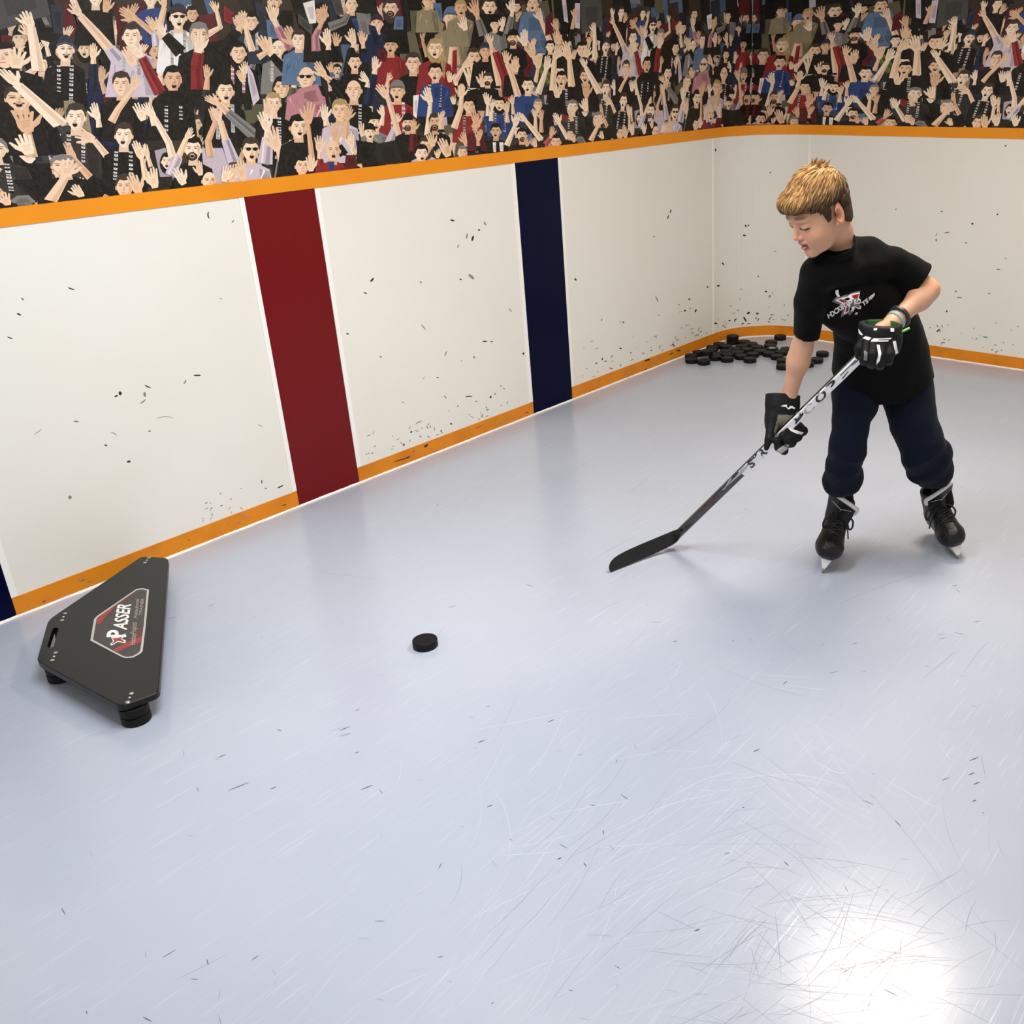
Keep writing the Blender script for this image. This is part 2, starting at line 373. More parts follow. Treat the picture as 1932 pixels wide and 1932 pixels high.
def head(x, y, w, hair, mouth, sk, fl=''):
    r = random.uniform(-.12, .12); h = w * .68; hk = PALL['n' if hair == 'N' else {'k': 'k', 'n': 'h', 't': 't', 'g': 'g', 'B': 'B', 'hb': 'x', 'ck': 'k', 'cg': 'g', 'cb': 'd', 'kl': 'k', 'tl': 't', 'nl': 'h'}[hair]]
    dx = random.choice((-1, 1)) * .06 * w
    dark = sk * np.array([.62, .5, .44]); mid = sk * np.array([.85, .74, .67])
    put([(x - .26 * w, y + .35 * w), (x + .26 * w, y + .35 * w), (x + .3 * w, y + .95 * w), (x - .3 * w, y + .95 * w)], mid)
    if hair in ('kl', 'tl', 'nl'): ell(x, y + .15 * w, .66 * w, .95 * w, hk, r)
    elif hair != 'B': ell(x, y - .18 * w, .56 * w, .62 * w, hk, r)
    for s in (-1, 1): ell(x + s * .5 * w, y + .04 * w, .08 * w, .15 * w, mid, n=8)
    ell(x, y, .485 * w, h, sk, r, 20, .28)
    put([(x + .22 * w, y - .35 * w), (x + .46 * w, y - .2 * w), (x + .44 * w, y + .22 * w), (x + .22 * w, y + .55 * w), (x + .1 * w, y + .6 * w), (x + .27 * w, y + .2 * w)], mid)
    if hair in ('hb', 'ck', 'cg', 'cb'):
        put([(x - .52 * w, y - .22 * w), (x - .5 * w, y - .55 * w), (x - .3 * w, y - .84 * w), (x + .05 * w, y - .93 * w), (x + .36 * w, y - .78 * w), (x + .52 * w, y - .45 * w), (x + .52 * w, y - .2 * w), (x, y - .38 * w)], hk)
        if hair == 'hb': put([(x - .52 * w, y - .38 * w), (x, y - .55 * w), (x + .52 * w, y - .34 * w), (x + .52 * w, y - .2 * w), (x, y - .4 * w), (x - .52 * w, y - .22 * w)], PALL['m'] if 'm' in fl else hk * 1.5 + .02)
        else: put([(x - .62 * w, y - .26 * w), (x - .3 * w, y - .42 * w), (x + .3 * w, y - .42 * w), (x + .55 * w, y - .24 * w), (x, y - .3 * w)], hk * .6)
    elif hair != 'B':
        put([(x - .52 * w, y - .0 * w), (x - .55 * w, y - .4 * w), (x - .38 * w, y - .74 * w), (x, y - .86 * w), (x + .38 * w, y - .74 * w), (x + .55 * w, y - .4 * w), (x + .52 * w, y - .0 * w), (x + .42 * w, y - .3 * w), (x + .3 * w, y - .46 * w), (x + random.uniform(-.1, .1) * w, y - .4 * w), (x - .3 * w, y - .46 * w), (x - .42 * w, y - .28 * w)], hk)
    X = x + dx
    if 'S' in fl:
        for s in (-1, 1): ell(X + s * .2 * w, y - .1 * w, .16 * w, .11 * w, PALL['k'] * .5, n=10)
        put([(X - .45 * w, y - .18 * w), (X + .45 * w, y - .18 * w), (X + .45 * w, y - .14 * w), (X - .45 * w, y - .14 * w)], PALL['k'])
    else:
        for s in (-1, 1):
            put([(X + s * .08 * w, y - .21 * w), (X + s * .34 * w, y - .24 * w), (X + s * .36 * w, y - .19 * w), (X + s * .08 * w, y - .155 * w)], dark * .7)
            ell(X + s * .2 * w, y - .09 * w, .1 * w, .045 * w, dark * .55, n=8)
        if 'G' in fl:
            for s in (-1, 1): ell(X + s * .2 * w, y - .08 * w, .17 * w, .02 * w, PALL['k'], n=8)
    put([(X - .02 * w, y - .08 * w), (X + .05 * w, y - .06 * w), (X + .11 * w, y + .15 * w), (X - .08 * w, y + .16 * w), (X + .02 * w, y + .1 * w)], mid * .9)
    put([(X - .1 * w, y + .15 * w), (X + .12 * w, y + .14 * w), (X + .05 * w, y + .19 * w), (X - .05 * w, y + .19 * w)], dark)
    if 'b' in fl: ell(X, y + .4 * w, .32 * w, .27 * w, PALL['h'] * .9, n=12)
    if 'M' in fl: put([(X - .2 * w, y + .22 * w), (X + .2 * w, y + .22 * w), (X + .22 * w, y + .3 * w), (X - .22 * w, y + .3 * w)], PALL['D'] * .8)
    if mouth == 'o':
        ell(X, y + .36 * w, .155 * w, .15 * w, sk * np.array([.72, .48, .44]), n=12); ell(X, y + .36 * w, .12 * w, .11 * w, PALL['k'] * .8, n=12)
        put([(X - .08 * w, y + .27 * w), (X + .08 * w, y + .27 * w), (X + .06 * w, y + .3 * w), (X - .06 * w, y + .3 * w)], PALL['W'])
    elif mouth == 'g':
        put([(X - .2 * w, y + .27 * w), (X + .2 * w, y + .27 * w), (X + .1 * w, y + .44 * w), (X - .1 * w, y + .44 * w)], sk * np.array([.6, .35, .3]))
        put([(X - .16 * w, y + .285 * w), (X + .16 * w, y + .285 * w), (X + .1 * w, y + .34 * w), (X - .1 * w, y + .34 * w)], PALL['W'])
    else: put([(X - .13 * w, y + .32 * w), (X + .13 * w, y + .31 * w), (X + .08 * w, y + .37 * w), (X - .08 * w, y + .37 * w)], sk * np.array([.66, .4, .36]))

# "crop  H x y w hair shirt mouth flags/scarf" one person; "A sleeve fraction w x y ... tipx tipy" one arm; T a patch of cloth
CROWD = """
a H 1150 -40 175 n k s -;A k 0 60 1270 150 1300 -60;A k .0 70 150 240 60 190 -20 20;H 1820 -10 150 n b s -;A k .9 70 1000 60 900 40 820 -150
a T k 150 0 640 0 760 420 620 520 250 420;T G 480 0 560 0 620 330 540 330;T g 390 0 450 0 590 300 530 300;T x 600 60 760 60 740 420 640 400;T m 0 430 110 430 140 520 0 540
a T b 1690 130 1932 90 1932 520 1740 540;A w .3 100 1900 560 1880 430 1640 230 1430 110;A k 0 80 1890 360 1770 200
a H 20 830 205 B k o -;A k .2 90 60 1060 200 940 185 690
c H 520 180 135 kl k g -;H 350 220 195 hb W o Sml;A W 0 120 170 480 120 330 180 90 170 -80;A k 0 90 700 420 860 330 820 150 750 10
c T r 900 60 1030 160 1000 300 900 260;T n 1000 180 1080 180 1080 360 1000 360;H 1520 20 160 n k o -;T x 1280 20 1400 60 1450 480 1330 420;T d 1420 240 1570 240 1570 470 1440 480;T k 1600 130 1750 130 1750 330 1620 330
c A p .8 110 1680 610 1620 450 1520 260 1450 50;H 1240 270 150 kl x s l;A k 0 95 1250 620 1170 340 1100 130;A k .3 90 960 560 1080 360 1120 150
c H 1850 500 160 n d s -;A k .9 90 1932 800 1790 560 1650 320;H 1560 600 160 B g g l;A k .9 100 1700 900 1460 650 1330 430
a H 780 610 205 hb k o GMw;A k 0 120 320 920 430 820 370 440 250 240;A n .85 110 1130 1100 1120 720 1130 520
a H 1590 450 215 n w s l;A w .25 150 1420 720 1170 420 960 190 850 -10;A k 0 80 1620 800 1500 560
c H 600 440 210 g k o -;A k .95 130 380 640 180 420 110 270;A k .85 130 860 640 1000 480 1110 330 1140 130;A r .99 150 580 1080 560 850 600 640 610 380
c H 1080 650 180 kl k g p;A c 0 70 1160 900 1150 740;A c 0 80 1150 1000 1070 850;T w 1180 760 1260 900 1340 1200 1260 1288 1200 1000
c A k 0 90 1320 700 1440 620 1330 430;H 1610 1070 180 kl k s -;A o .8 100 1700 1250 1760 1020 1770 800
e H 10 490 160 n d s -;H 280 180 170 kl k s -;A p .7 90 220 620 210 450 300 250 320 50;T G 400 0 520 0 560 180 460 180;T G 0 160 180 300 170 430 0 280;H 650 60 140 k k s -;A g .9 90 380 330 560 260 620 140 700 60
e T W 60 40 200 0 220 280 140 290;T b 640 220 720 220 800 400 720 380;H 1130 110 160 nl k o b;T d 1180 200 1280 200 1280 360 1160 360;T g 700 150 830 170 900 600 800 600;H 960 290 140 hb n s m;T n 860 300 940 320 1040 600 900 590
e T o 1360 130 1500 130 1540 400 1380 400;T k 1560 330 1720 380 1600 560 1540 500;T u 1500 60 1640 160 1780 300 1740 420 1560 240;T d 1640 40 1740 40 1760 260 1700 230;H 1570 20 110 n u s -;H 1860 230 170 cb u s -;A s 0 80 1850 820 1870 580 1860 400 1830 170;A s 0 80 1932 780 1910 560 1880 400 1900 180;T r 1880 620 1932 600 1932 900 1870 880
e H 1130 560 150 ck r o G;T m 960 600 1060 600 1080 740 1000 760;A k .8 90 380 800 370 600 370 560 340 340;A k 0 80 470 560 450 390;A k .8 90 600 900 650 620 680 540 640 340;A k .5 70 800 640 790 540 760 370
e H 690 760 145 k k o -;H 1400 770 165 n k s G;H 1670 600 165 tl r o -;T t 1740 640 1800 700 1780 960 1740 900;A k .8 100 620 1250 440 1010 330 930 210 750;A n .9 110 850 1280 900 1000 935 860 940 680;A k 0 70 840 1060 850 1000 760 870;A k 0 70 1080 1060 1090 990 1120 880;A k 0 60 400 880 400 750
e H 100 950 200 B p s S;T p 0 1080 240 1020 330 1260 180 1288 0 1200;H 1670 890 155 k b o w;T b 1620 1020 1740 1000 1730 1230 1640 1240;A k 0 70 1850 1000 1830 860;A k 0 80 1932 1040 1900 900
f H 680 200 185 B k s w;H 1210 215 165 cg r o p;T W 1400 260 1470 250 1440 540 1400 500;A k .1 80 1560 800 1610 350 1550 150;H 1670 590 150 n k o Mb;A k .2 80 1740 700 1730 560 1770 440
c H 285 970 215 k k o w;H 920 1115 200 k k o l;A c .4 100 680 1180 700 960 690 780;T k 380 640 500 640 500 1100 400 1080;T k 150 1100 600 1100 640 1288 150 1288
b H 90 90 215 n k o G;T g 50 330 90 330 150 760 110 760;A w .1 90 300 640 310 500 230 180;A w 0 100 390 740 160 520;A s 0 110 640 390 480 200 150 -90 20 -230;T b 540 440 700 500 740 640 640 720 540 620
a H 1460 1030 200 n k s -;A k 0 110 1340 1480 1420 1330 1600 1090 1640 900;A r .98 120 1932 1130 1800 880 1710 690 1550 540
b T u 760 0 880 0 1060 160 1100 400 1000 330 780 300;H 910 210 225 n c o w;A k .5 100 1200 420 1180 230 1110 20;A w .45 120 1500 900 1300 690 1130 480 880 350;H 1490 430 205 n k o w;A s 0 90 1760 960 1710 700 1620 480;A s 0 80 1730 240 1640 20;A s 0 80 1860 300 1820 180 1740 20
b H 10 730 160 tl k s -;T W 90 960 190 960 190 1060 120 1040;T k 200 760 600 760 640 1200 250 1230;H 750 850 230 g k o -;A k .6 130 1420 1180 1130 990 890 720 760 500;A s 0 140 630 1260 720 1000 860 780 840 600;A s 0 90 1010 1120 940 930
b H 1500 1050 200 n k s -;A k 0 130 1680 1130 1570 870;A k 0 80 1870 1060 1830 800;T g 90 1240 160 1210 250 1200 340 1230 350 1288 90 1288;A k 0 90 430 1260 440 1120;A k 0 80 930 1210 830 1070;A k 0 60 1300 1260 1260 1130
d H 530 790 200 k k o bM;A w .5 110 250 1100 340 900 440 660 520 520;A s 0 110 740 870 710 680 800 450 750 260;A s 0 110 280 880 230 700 60 400 -20 250;A g .75 120 1300 640 940 330 830 230 670 140;A w .55 120 1020 930 920 660 860 440 760 280
d H 1500 240 180 t k s w;A k 0 100 1430 400 1450 150;H 1800 520 195 k g o l;H 1230 800 200 n w o S;A w .8 150 1400 960 1440 560 1350 320;A s 0 90 1640 1080 1560 800 1470 500;H 1780 900 175 k m s -;H 1850 1010 165 k k o -;A s 0 90 1932 1010 1920 840
d H 720 1170 165 B x s G;A k 0 90 620 1100 590 920;A k .4 80 420 1210 310 1000;A k 0 100 1000 1190 1000 960;A k 0 100 1140 1150 1080 900;A k 0 90 900 1180 950 980
f T k 60 520 300 520 320 760 130 760;H 10 650 190 k k o -;A s 0 80 180 1120 120 600 140 330;A s 0 90 350 620 330 560 310 360;H 510 450 185 t w s -;A s 0 90 580 780 590 560 640 380;A k .7 90 560 980 470 820 420 580;A r .5 90 270 1120 260 940 250 740
f H 420 930 180 B r o -;T b 360 1060 440 1060 440 1170 380 1170;A k .1 90 700 990 650 890 640 720;A k .4 80 820 1000 790 770 780 590;H 940 590 150 ck g o -;A k 0 70 1010 620 1030 510 1010 370;H 870 710 130 ck k o -;A w .8 100 1060 960 1150 740 1200 600 1210 470;A s 0 100 1330 1080 1230 760 1090 290 960 120
f H 1340 600 140 ck k o b;A m .9 100 1400 940 1400 700 1410 540;H 1550 880 150 nl w s -;H 1500 970 145 k k o -;A s 0 70 1640 880 1590 700;A s 0 70 1690 1020 1720 900;A s 0 80 1830 1000 1730 770;H 50 1120 165 k m s -;A m .3 80 160 1180 140 980;T k 700 800 900 830 900 1110 740 1060;T K 940 850 1180 800 1280 1080 960 1100;A k 0 70 780 1130 720 1090;T m 580 980 700 980 720 1130 560 1150
g T u 120 330 330 330 240 560 140 560;H 170 110 135 t u o -;A k 0 70 230 370 190 200;H 520 90 160 n k o G;T k 380 170 830 170 820 260 400 240;A g .8 90 450 430 370 190 320 -20;A g .8 80 740 420 800 150 790 -20;H 1050 50 130 n d o -;T d 930 150 1180 130 1200 420 940 440;T d 1010 430 1120 430 1180 640 1040 620;A s 0 80 1280 560 1150 250 1100 90;T m 1200 230 1290 130 1300 400 1200 440
g T k 1300 0 1560 0 1480 300 1320 240;T w 1400 0 1450 0 1480 280 1430 260;T w 1560 40 1620 40 1620 350 1560 340;A s 0 70 1400 540 1340 360 1320 220;A k .5 60 1500 500 1550 210 1570 90;A k 0 80 1350 540 1320 380;T G 1620 0 1880 0 1900 300 1640 420;A s 0 70 1800 720 1800 390 1780 270
g H 590 300 110 ck g s -;A k .5 70 640 430 680 330 690 200;H 810 470 130 ck k o b;A s 0 60 950 560 940 350;A k 0 60 1030 600 1070 460;H 1150 680 110 cb x s b;H 1260 570 100 k k s -;A y .85 90 1270 1000 1110 770 1060 700 970 550;A s 0 60 1080 1000 1110 830 1130 650;T m 930 860 1040 720 1060 800 960 960
g H 1650 610 130 kl k s -;A k 0 70 1700 700 1720 540;A k 0 70 1540 720 1560 600;H 330 700 150 n k o w;A s 0 80 110 980 200 820 300 700;A s 0 90 340 1080 260 760;H 470 630 130 hb k s -;A s 0 80 640 1040 580 780 540 540 490 410;A r .98 100 750 1240 710 940 590 620 540 580;T r 700 900 760 900 770 1240 720 1230;H 1690 930 125 n k o GM;A s 0 90 1860 1130 1690 820 1630 700;H 830 800 110 B k s -;A s 0 100 840 880 830 680
g H 1380 880 110 k k s -;H 1400 970 130 k k o w;A s 0 95 1290 1100 1310 720 1380 540;A s 0 95 1520 1050 1490 720 1430 500;A k 0 70 1350 1190 1320 1020;H 990 1040 135 k b o -;A s 0 90 870 1170 800 940 730 770 710 610;A s 0 90 1110 1140 1210 850 1240 670;T b 900 1180 1080 1180 1090 1500 920 1500;A k .2 70 440 1060 450 860;H 500 970 110 n k s b;A k 0 60 160 1180 180 1010
h H 270 580 130 k r s w;T r 340 640 430 720 440 900 360 860;A s 0 90 90 850 170 620 180 480 190 310;A s 0 80 90 560 60 460;H 645 560 115 kl b o w;T b 460 660 520 660 520 810 460 800;T b 600 680 700 700 710 880 620 860;A s 0 60 500 700 500 560 470 410;A s 0 60 540 760 550 610 570 490;A s 0 60 740 780 730 660 740 520;A s 0 50 810 680 800 560 800 440
h H 1530 600 120 g c s w;H 1110 570 100 g k s -;T k 1160 560 1290 560 1300 820 1180 860;A s 0 60 1080 900 1080 720 1050 610;A s 0 60 1150 900 1150 750 1150 620;A k 0 60 1530 760 1500 700 1520 590;T k 1310 480 1440 480 1450 660 1310 660;A s 0 60 1700 660 1700 470 1690 280;A s 0 60 1690 640 1670 480;T r 1400 670 1460 700 1460 780 1410 760
h H 600 890 120 k k o G;T W 560 1020 600 1020 600 1140 570 1140;T W 640 1020 690 1020 690 1130 650 1130;H 350 820 90 n m s -;A s 0 60 380 840 330 640;A k .2 60 230 1080 230 1040 190 890;A k .5 60 390 1130 380 1000 420 860;H 190 1150 110 g k s -;A s 0 70 20 1160 10 1060;H 860 880 90 k c s -;H 915 940 115 k k o b;A s 0 80 730 1060 830 820 880 650;A s 0 80 1150 990 970 770 890 670;A s 0 60 980 1070 960 960;A s 0 60 1080 1080 1060 960
h H 1330 1020 120 k p s -;A P .8 60 1200 1050 1270 950 1290 820;A s 0 70 1510 1030 1370 800 1310 660;T g 1560 990 1600 950 1660 950 1680 1010 1560 1020;A s 0 60 1690 1000 1710 890;H 1500 920 80 n k s -;A s 0 60 1550 1020 1540 920;T k 1590 830 1780 830 1740 990 1680 1000;H 1840 740 110 g k o -;A s 0 70 1750 1000 1840 820 1880 680;A s 0 60 1900 980 1870 880
"""
def lay_crowd():
    global cr
    # dark coats and half-hidden people first, so that no bare vinyl is left between the figures
    cr = 'a'; rr = random.Random(3)
    for k in range(520):
        u = rr.uniform(1.30, 4.05); z = rr.uniform(1.2, 2.0); s = rr.uniform(.03, .09); c = PALL[rr.choice('kkkkkKKKccGnxmogwdhh')] * rr.uniform(.6, 1.15)
        polys.append(([(u - s * rr.uniform(.5, 1), z + s), (u + s * rr.uniform(.3, 1), z + s * 1.2), (u + s, z - s * 1.5), (u - s * .8, z - s * 1.4)], c))
    for k in range(190):
        cr = rr.choice('aabccdeefgghh'); x, y = rr.uniform(0, 1932), rr.uniform(0, 1200); s = dict(a=200, b=200, c=185, d=185, e=150, f=150, g=120, h=110)[cr] * rr.uniform(.75, 1.05); an = rr.gauss(0, .4); sk = SKIN[rr.randrange(5)] * rr.uniform(.72, 1)
        if k % 4 == 0: head(x, y, s * .8, rr.choice(['k', 'n', 'n', 't', 'g', 'kl', 'ck']), rr.choice('oogs'), sk, '-')
        else: arm([(x + rr.uniform(-.5, .5) * s, y + 2.4 * s), (x, y + s), (x + math.sin(an) * s, y + s - math.cos(an) * s)], rr.choice('kkKGxmg'), rr.choice((0, .5, .8)), s * .42, sk)
    for line in CROWD.strip().split('\n'):
        cr = line[0]
        for it in line[2:].split(';'):
            t = it.split(); sk = SKIN[rr.randrange(5)]
            if t[0] == 'H':
                x, y, w = map(float, t[1:4]); fl = t[7]
                torso(x, y, w, t[5], 'w' if 'w' in fl else 'p' if 'p' in fl else 'l' if 'l' in fl else '')
                head(x, y, w, t[4], t[6], sk, fl)
            elif t[0] == 'A':
                q = list(map(float, t[4:])); arm([(q[i], q[i + 1]) for i in range(0, len(q), 2)], t[1], float(t[2]), float(t[3]) * .92, sk)
            else:
                q = list(map(float, t[2:])); P = [(q[i], q[i + 1]) for i in range(0, len(q), 2)]; c = PALL[t[1]]; put(P, c)
                m = np.mean(P, axis=0); put([(m + (np.array(p) - m) * .55 + 6) for p in P], c * .72)
def clip(P, ax, v, s):
    out = []; n = len(P)
    for i in range(n):
        a, b_ = P[i], P[(i + 1) % n]; da, db = (a[ax] - v) * s, (b_[ax] - v) * s
        if da >= 0: out.append(a)
        if (da >= 0) != (db >= 0):
            t = da / (da - db); out.append((a[0] + (b_[0] - a[0]) * t, a[1] + (b_[1] - a[1]) * t))
    return out
lay_crowd()
zs_top = 1.96
def mural(name, lo, hi, to_world, label, parent_loc):
    V = []; F = []; Cc = []
    def emit(P, c, lay):
        P = clip(clip(clip(clip(P, 0, lo, 1), 0, hi, -1), 1, ZR - .012, 1), 1, ZC - .002, -1)
        if len(P) < 3: return
        n = len(V)
        for u, z in P: V.append(to_world(u, z, .0002 + lay * 5e-7)); Cc.append(tuple(c))
        F.append(tuple(range(n, n + len(P))))
    emit([(lo, 1.2), (hi, 1.2), (hi, 3), (lo, 3)], PALL['k'] * .8, 0)
    for dz in (.66, 0):                       # the rows higher up the wall, then the rows next to the rail
        for k in range(-3, 4):
            for i, (P, c) in enumerate(polys):
                us = [p[0] for p in P]
                if max(us) + k * TILE < lo or min(us) + k * TILE > hi: continue
                if dz: off = TILE * .43; P2_ = [(u + k * TILE + off, z + dz) for u, z in P]
                else: P2_ = [(u + k * TILE, z) for u, z in P]
                emit(P2_, c, 10 + i + (0 if dz else len(polys)))
    m = mat('mural_vinyl', '#ffffff', .36, .25, attr='Col', noise=(90, '#80746a', .06))
    o = mesh(name, V, F, m, col=np.array(Cc), loc=parent_loc)
    return tag(o, label, 'mural')
mural('crowd_mural', -1.1, YM - .002, lambda u, z, e: (XM + e, u, z), 'printed mural of cheering crowd on the left wall above the red and navy lines', (XM, 1.8, 1.27))
mural('crowd_mural', XM + 9.109, X1 + 9.097, lambda u, z, e: (u - 9.097, YM - e, z), 'printed mural of cheering crowd on the far wall behind the boy', (-.6, YM, 1.27))

# ---------------------------------------------------------------- rebounder ("passer") by the left boards
m_blk = mat('black_hdpe_plate', '#141411', .36, .3, bump=(500, .05))
m_rub = mat('black_puck_rubber', '#0a0908', .55, .25, bump=(300, .1))
m_bolt = mat('steel_bolt_head', '#c9c9c4', .3, .5, metal=.9)
m_sil = mat('silver_sticker_border', '#c8c6c2', .35, .5, metal=.2)
m_stk = mat('dark_sticker_print', '#3a3431', .35, .5)
m_sred = mat('red_sticker_print', '#9e2b2c', .35, .5)
m_sred2 = mat('dim_red_sticker_print', '#5d2726', .35, .5)
m_wht = mat('white_print', '#f4f3f1', .45, .4)
ZP = .075
def pix_poly(pts, z): return [onz(x, y, z)[:2] for x, y in pts]
def inset(P, d):
    P = [np.array(p) for p in P]; n = len(P); out = []
    ar = sum(P[i][0] * P[(i + 1) % n][1] - P[(i + 1) % n][0] * P[i][1] for i in range(n)); s = 1 if ar > 0 else -1
    for i in range(n):
        a, b_, c = P[i - 1], P[i], P[(i + 1) % n]; n1 = s * unit([-(b_ - a)[1], (b_ - a)[0]]); n2 = s * unit([-(c - b_)[1], (c - b_)[0]]); m_ = unit(n1 + n2)
        out.append(b_ + m_ * d / max(.4, m_ @ n1))
    return out
def rounded(P, r, k=5):
    P = [np.array(p, float) for p in P]; n = len(P); out = []
    for i in range(n):
        a, b_, c = P[i - 1], P[i], P[(i + 1) % n]; u1 = unit(a - b_); u2 = unit(c - b_)
        for t in np.linspace(0, 1, k): p = b_ + u1 * r * (1 - t); q = b_ + u2 * r * t; out.append(p * (1 - t) + q * t)
    return out
# long edge A-B faces the rink, short edge D-E carries the handle slot
PA = [(-3.429, 1.505), (-3.336, 1.552), (-2.551, 1.074), (-2.573, .977), (-3.010, .959), (-3.234, 1.095)]
outl = rounded(PA, .022)
reb = empty('rebounder', (-2.99, 1.19, 0), 'black triangular puck rebounder lying on the floor against the left boards', 'hockey rebounder')
# plate with a slot cut through it: outer ring and slot ring bridged
hs = pix_poly([(100, 1184), (111, 1184), (101, 1222), (88, 1222)], ZP); hs = rounded(hs, .012, 4)
def plate(outer, hole, z0, z1, bev):
    bm_ = MB(); n, m_ = len(outer), len(hole)
    def ccw(P):
        ar = sum(P[i][0] * P[(i + 1) % len(P)][1] - P[(i + 1) % len(P)][0] * P[i][1] for i in range(len(P))); return P if ar > 0 else P[::-1]
    outer = ccw(outer); hole = ccw(hole)
    from mathutils.geometry import tessellate_polygon
    for z, ins, up in ((z1, bev, True), (z0, 0, False)):
        O = inset(outer, ins) if ins else outer
        pts = [Vector((*p, 0)) for p in O]; hp = [Vector((*p, 0)) for p in hole[::-1]]
        T = tessellate_polygon([pts, hp]); V = [(*p[:2], z) for p in pts + hp]
        F = []
        for t in T:
            a, b_, c = (V[i] for i in t); ar = (b_[0] - a[0]) * (c[1] - a[1]) - (c[0] - a[0]) * (b_[1] - a[1])
            F.append(t if (ar > 0) == up else t[::-1])
        bm_.add(V, F)
    O2 = inset(outer, bev)
    V = [(*p, z0) for p in outer] + [(*p, z1 - bev) for p in outer] + [(*p, z1) for p in O2]
    F = [(k * n + i, k * n + (i + 1) % n, (k + 1) * n + (i + 1) % n, (k + 1) * n + i) for k in range(2) for i in range(n)]; bm_.add(V, F)
    V = [(*p, z0) for p in hole] + [(*p, z1) for p in hole]; F = [(i, m_ + i, m_ + (i + 1) % m_, (i + 1) % m_) for i in range(m_)]; bm_.add(V, F)
    return bm_
plate(outl, hs, ZP - .019, ZP, .003).build('top_plate', m_blk, reb)
def puck_bm(c, z0, r=.0381, h=.0254, k=28, knurl=True):
    b_ = MB(); prof = [(r - .004, 0), (r - .0006, .0015), (r, .004), (r, h - .004), (r - .0006, h - .0015), (r - .004, h), (r - .010, h), (r - .0115, h - .0006)]
    V = [(c[0] + q * math.cos(2 * math.pi * j / k), c[1] + q * math.sin(2 * math.pi * j / k), z0 + z) for q, z in prof for j in range(k)]
    F = [(i * k + j, i * k + (j + 1) % k, (i + 1) * k + (j + 1) % k, (i + 1) * k + j) for i in range(len(prof) - 1) for j in range(k)]
    F += [tuple(range(k))[::-1], tuple(range((len(prof) - 1) * k, len(prof) * k))]; b_.add(V, F); return b_
def mixp(a, c, t): return np.array(a) * (1 - t) + np.array(c) * t
cen = np.mean(PA, axis=0)
cor = [np.array(onz(x, y, ZP)[:2]) for x, y in ((277, 1061), (247, 1317), (103, 1239), (119, 1165))]
for c in cor:
    c2 = c + unit(cen - c) * .004
    b_ = MB()
    for z0 in (0, .0272): p_ = puck_bm(c2, z0, k=32); b_.add(p_.V, p_.F)
    b_.build('puck_foot', m_rub, reb, smooth=False)
for (x0, y0), (x1, y1) in (((274, 1062), (281, 1053)), ((241, 1325), (248, 1309)), ((99, 1246), (105, 1232)), ((117, 1171), (123, 1158))):
    a, c = onz(x0, y0, ZP), onz(x1, y1, ZP)
    for t, r in ((0, .0065), (.5, .004), (1, .0065)):
        p = a + (c - a) * t; b_ = MB(); n = 14
        V = [(p[0] + q * math.cos(2 * math.pi * j / n), p[1] + q * math.sin(2 * math.pi * j / n), ZP + z) for q, z in ((r, -.001), (r, .0016), (r * .7, .0028), (r * .35, .0026), (r * .3, .0012)) for j in range(n)]
        F = [(i * n + j, i * n + (j + 1) % n, (i + 1) * n + (j + 1) % n, (i + 1) * n + j) for i in range(4) for j in range(n)] + [tuple(range(4 * n, 5 * n))]
        b_.add(V, F); b_.build('bolt', m_bolt, reb)
# sticker: crop (160,1100) drawn at 12.88 px per photo px
def sk_(x, y): return (160 + x / 12.877, 1100 + y / 12.88)
SO = [(135, 1400), (225, 880), (300, 800), (1250, 150), (1400, 125), (1560, 165), (1485, 1000), (1405, 1660), (1350, 1720), (1180, 1810), (1000, 1830), (900, 1800)]
SI = [(200, 1380), (285, 880), (340, 820), (1265, 175), (1400, 155), (1510, 185), (1435, 1000), (1350, 1640), (1300, 1700), (1160, 1780), (1010, 1800), (920, 1770)]
def flatpoly(bm_, pts, z, mi=0, conv=True):
    P = [tuple(onz(*sk_(*p), ZP)[:2]) for p in pts] if conv else pts
    bm_.add([(*p, z) for p in P], [tuple(range(len(P)))], mi)
b_ = MB(); flatpoly(b_, SO, ZP + .0004); stk = b_.build('sticker', m_sil, reb)
b_ = MB(); flatpoly(b_, SI, ZP + .0007)
flatpoly(b_, [(300, 860), (340, 820), (1130, 270), (1160, 300), (960, 500), (600, 700), (420, 980), (290, 1060)], ZP + .0009, 1)
flatpoly(b_, [(300, 860), (340, 820), (700, 580), (690, 640), (480, 840), (400, 970), (285, 1020)], ZP + .0010, 2)
flatpoly(b_, [(690, 1620), (1060, 1430), (1390, 1290), (1370, 1440), (1100, 1540), (780, 1680)], ZP + .0010, 2)
flatpoly(b_, [(1230, 1200), (1400, 1040), (1375, 1300), (1250, 1340)], ZP + .0009, 1)
b_.build('sticker_print', [m_stk, m_sred2, m_sred], stk)
def text_mesh(txt, size=1.0, shear=0, bold=0.0, xs=1.0):
    cu = bpy.data.curves.new('t', 'FONT'); cu.body = txt; cu.size = size; cu.shear = shear; cu.offset = bold; cu.resolution_u = 3
    o = bpy.data.objects.new('t', cu); C.objects.link(o); dg = bpy.context.evaluated_depsgraph_get(); dg.update()
    me = bpy.data.meshes.new_from_object(o.evaluated_get(dg)); V = np.array([v.co[:] for v in me.vertices]); F = [tuple(p.vertices) for p in me.polygons]
    bpy.data.objects.remove(o); bpy.data.curves.remove(cu); bpy.data.meshes.remove(me)
    V = V[:, :2]; V[:, 0] -= V[:, 0].min(); V[:, 0] *= xs; return V, F
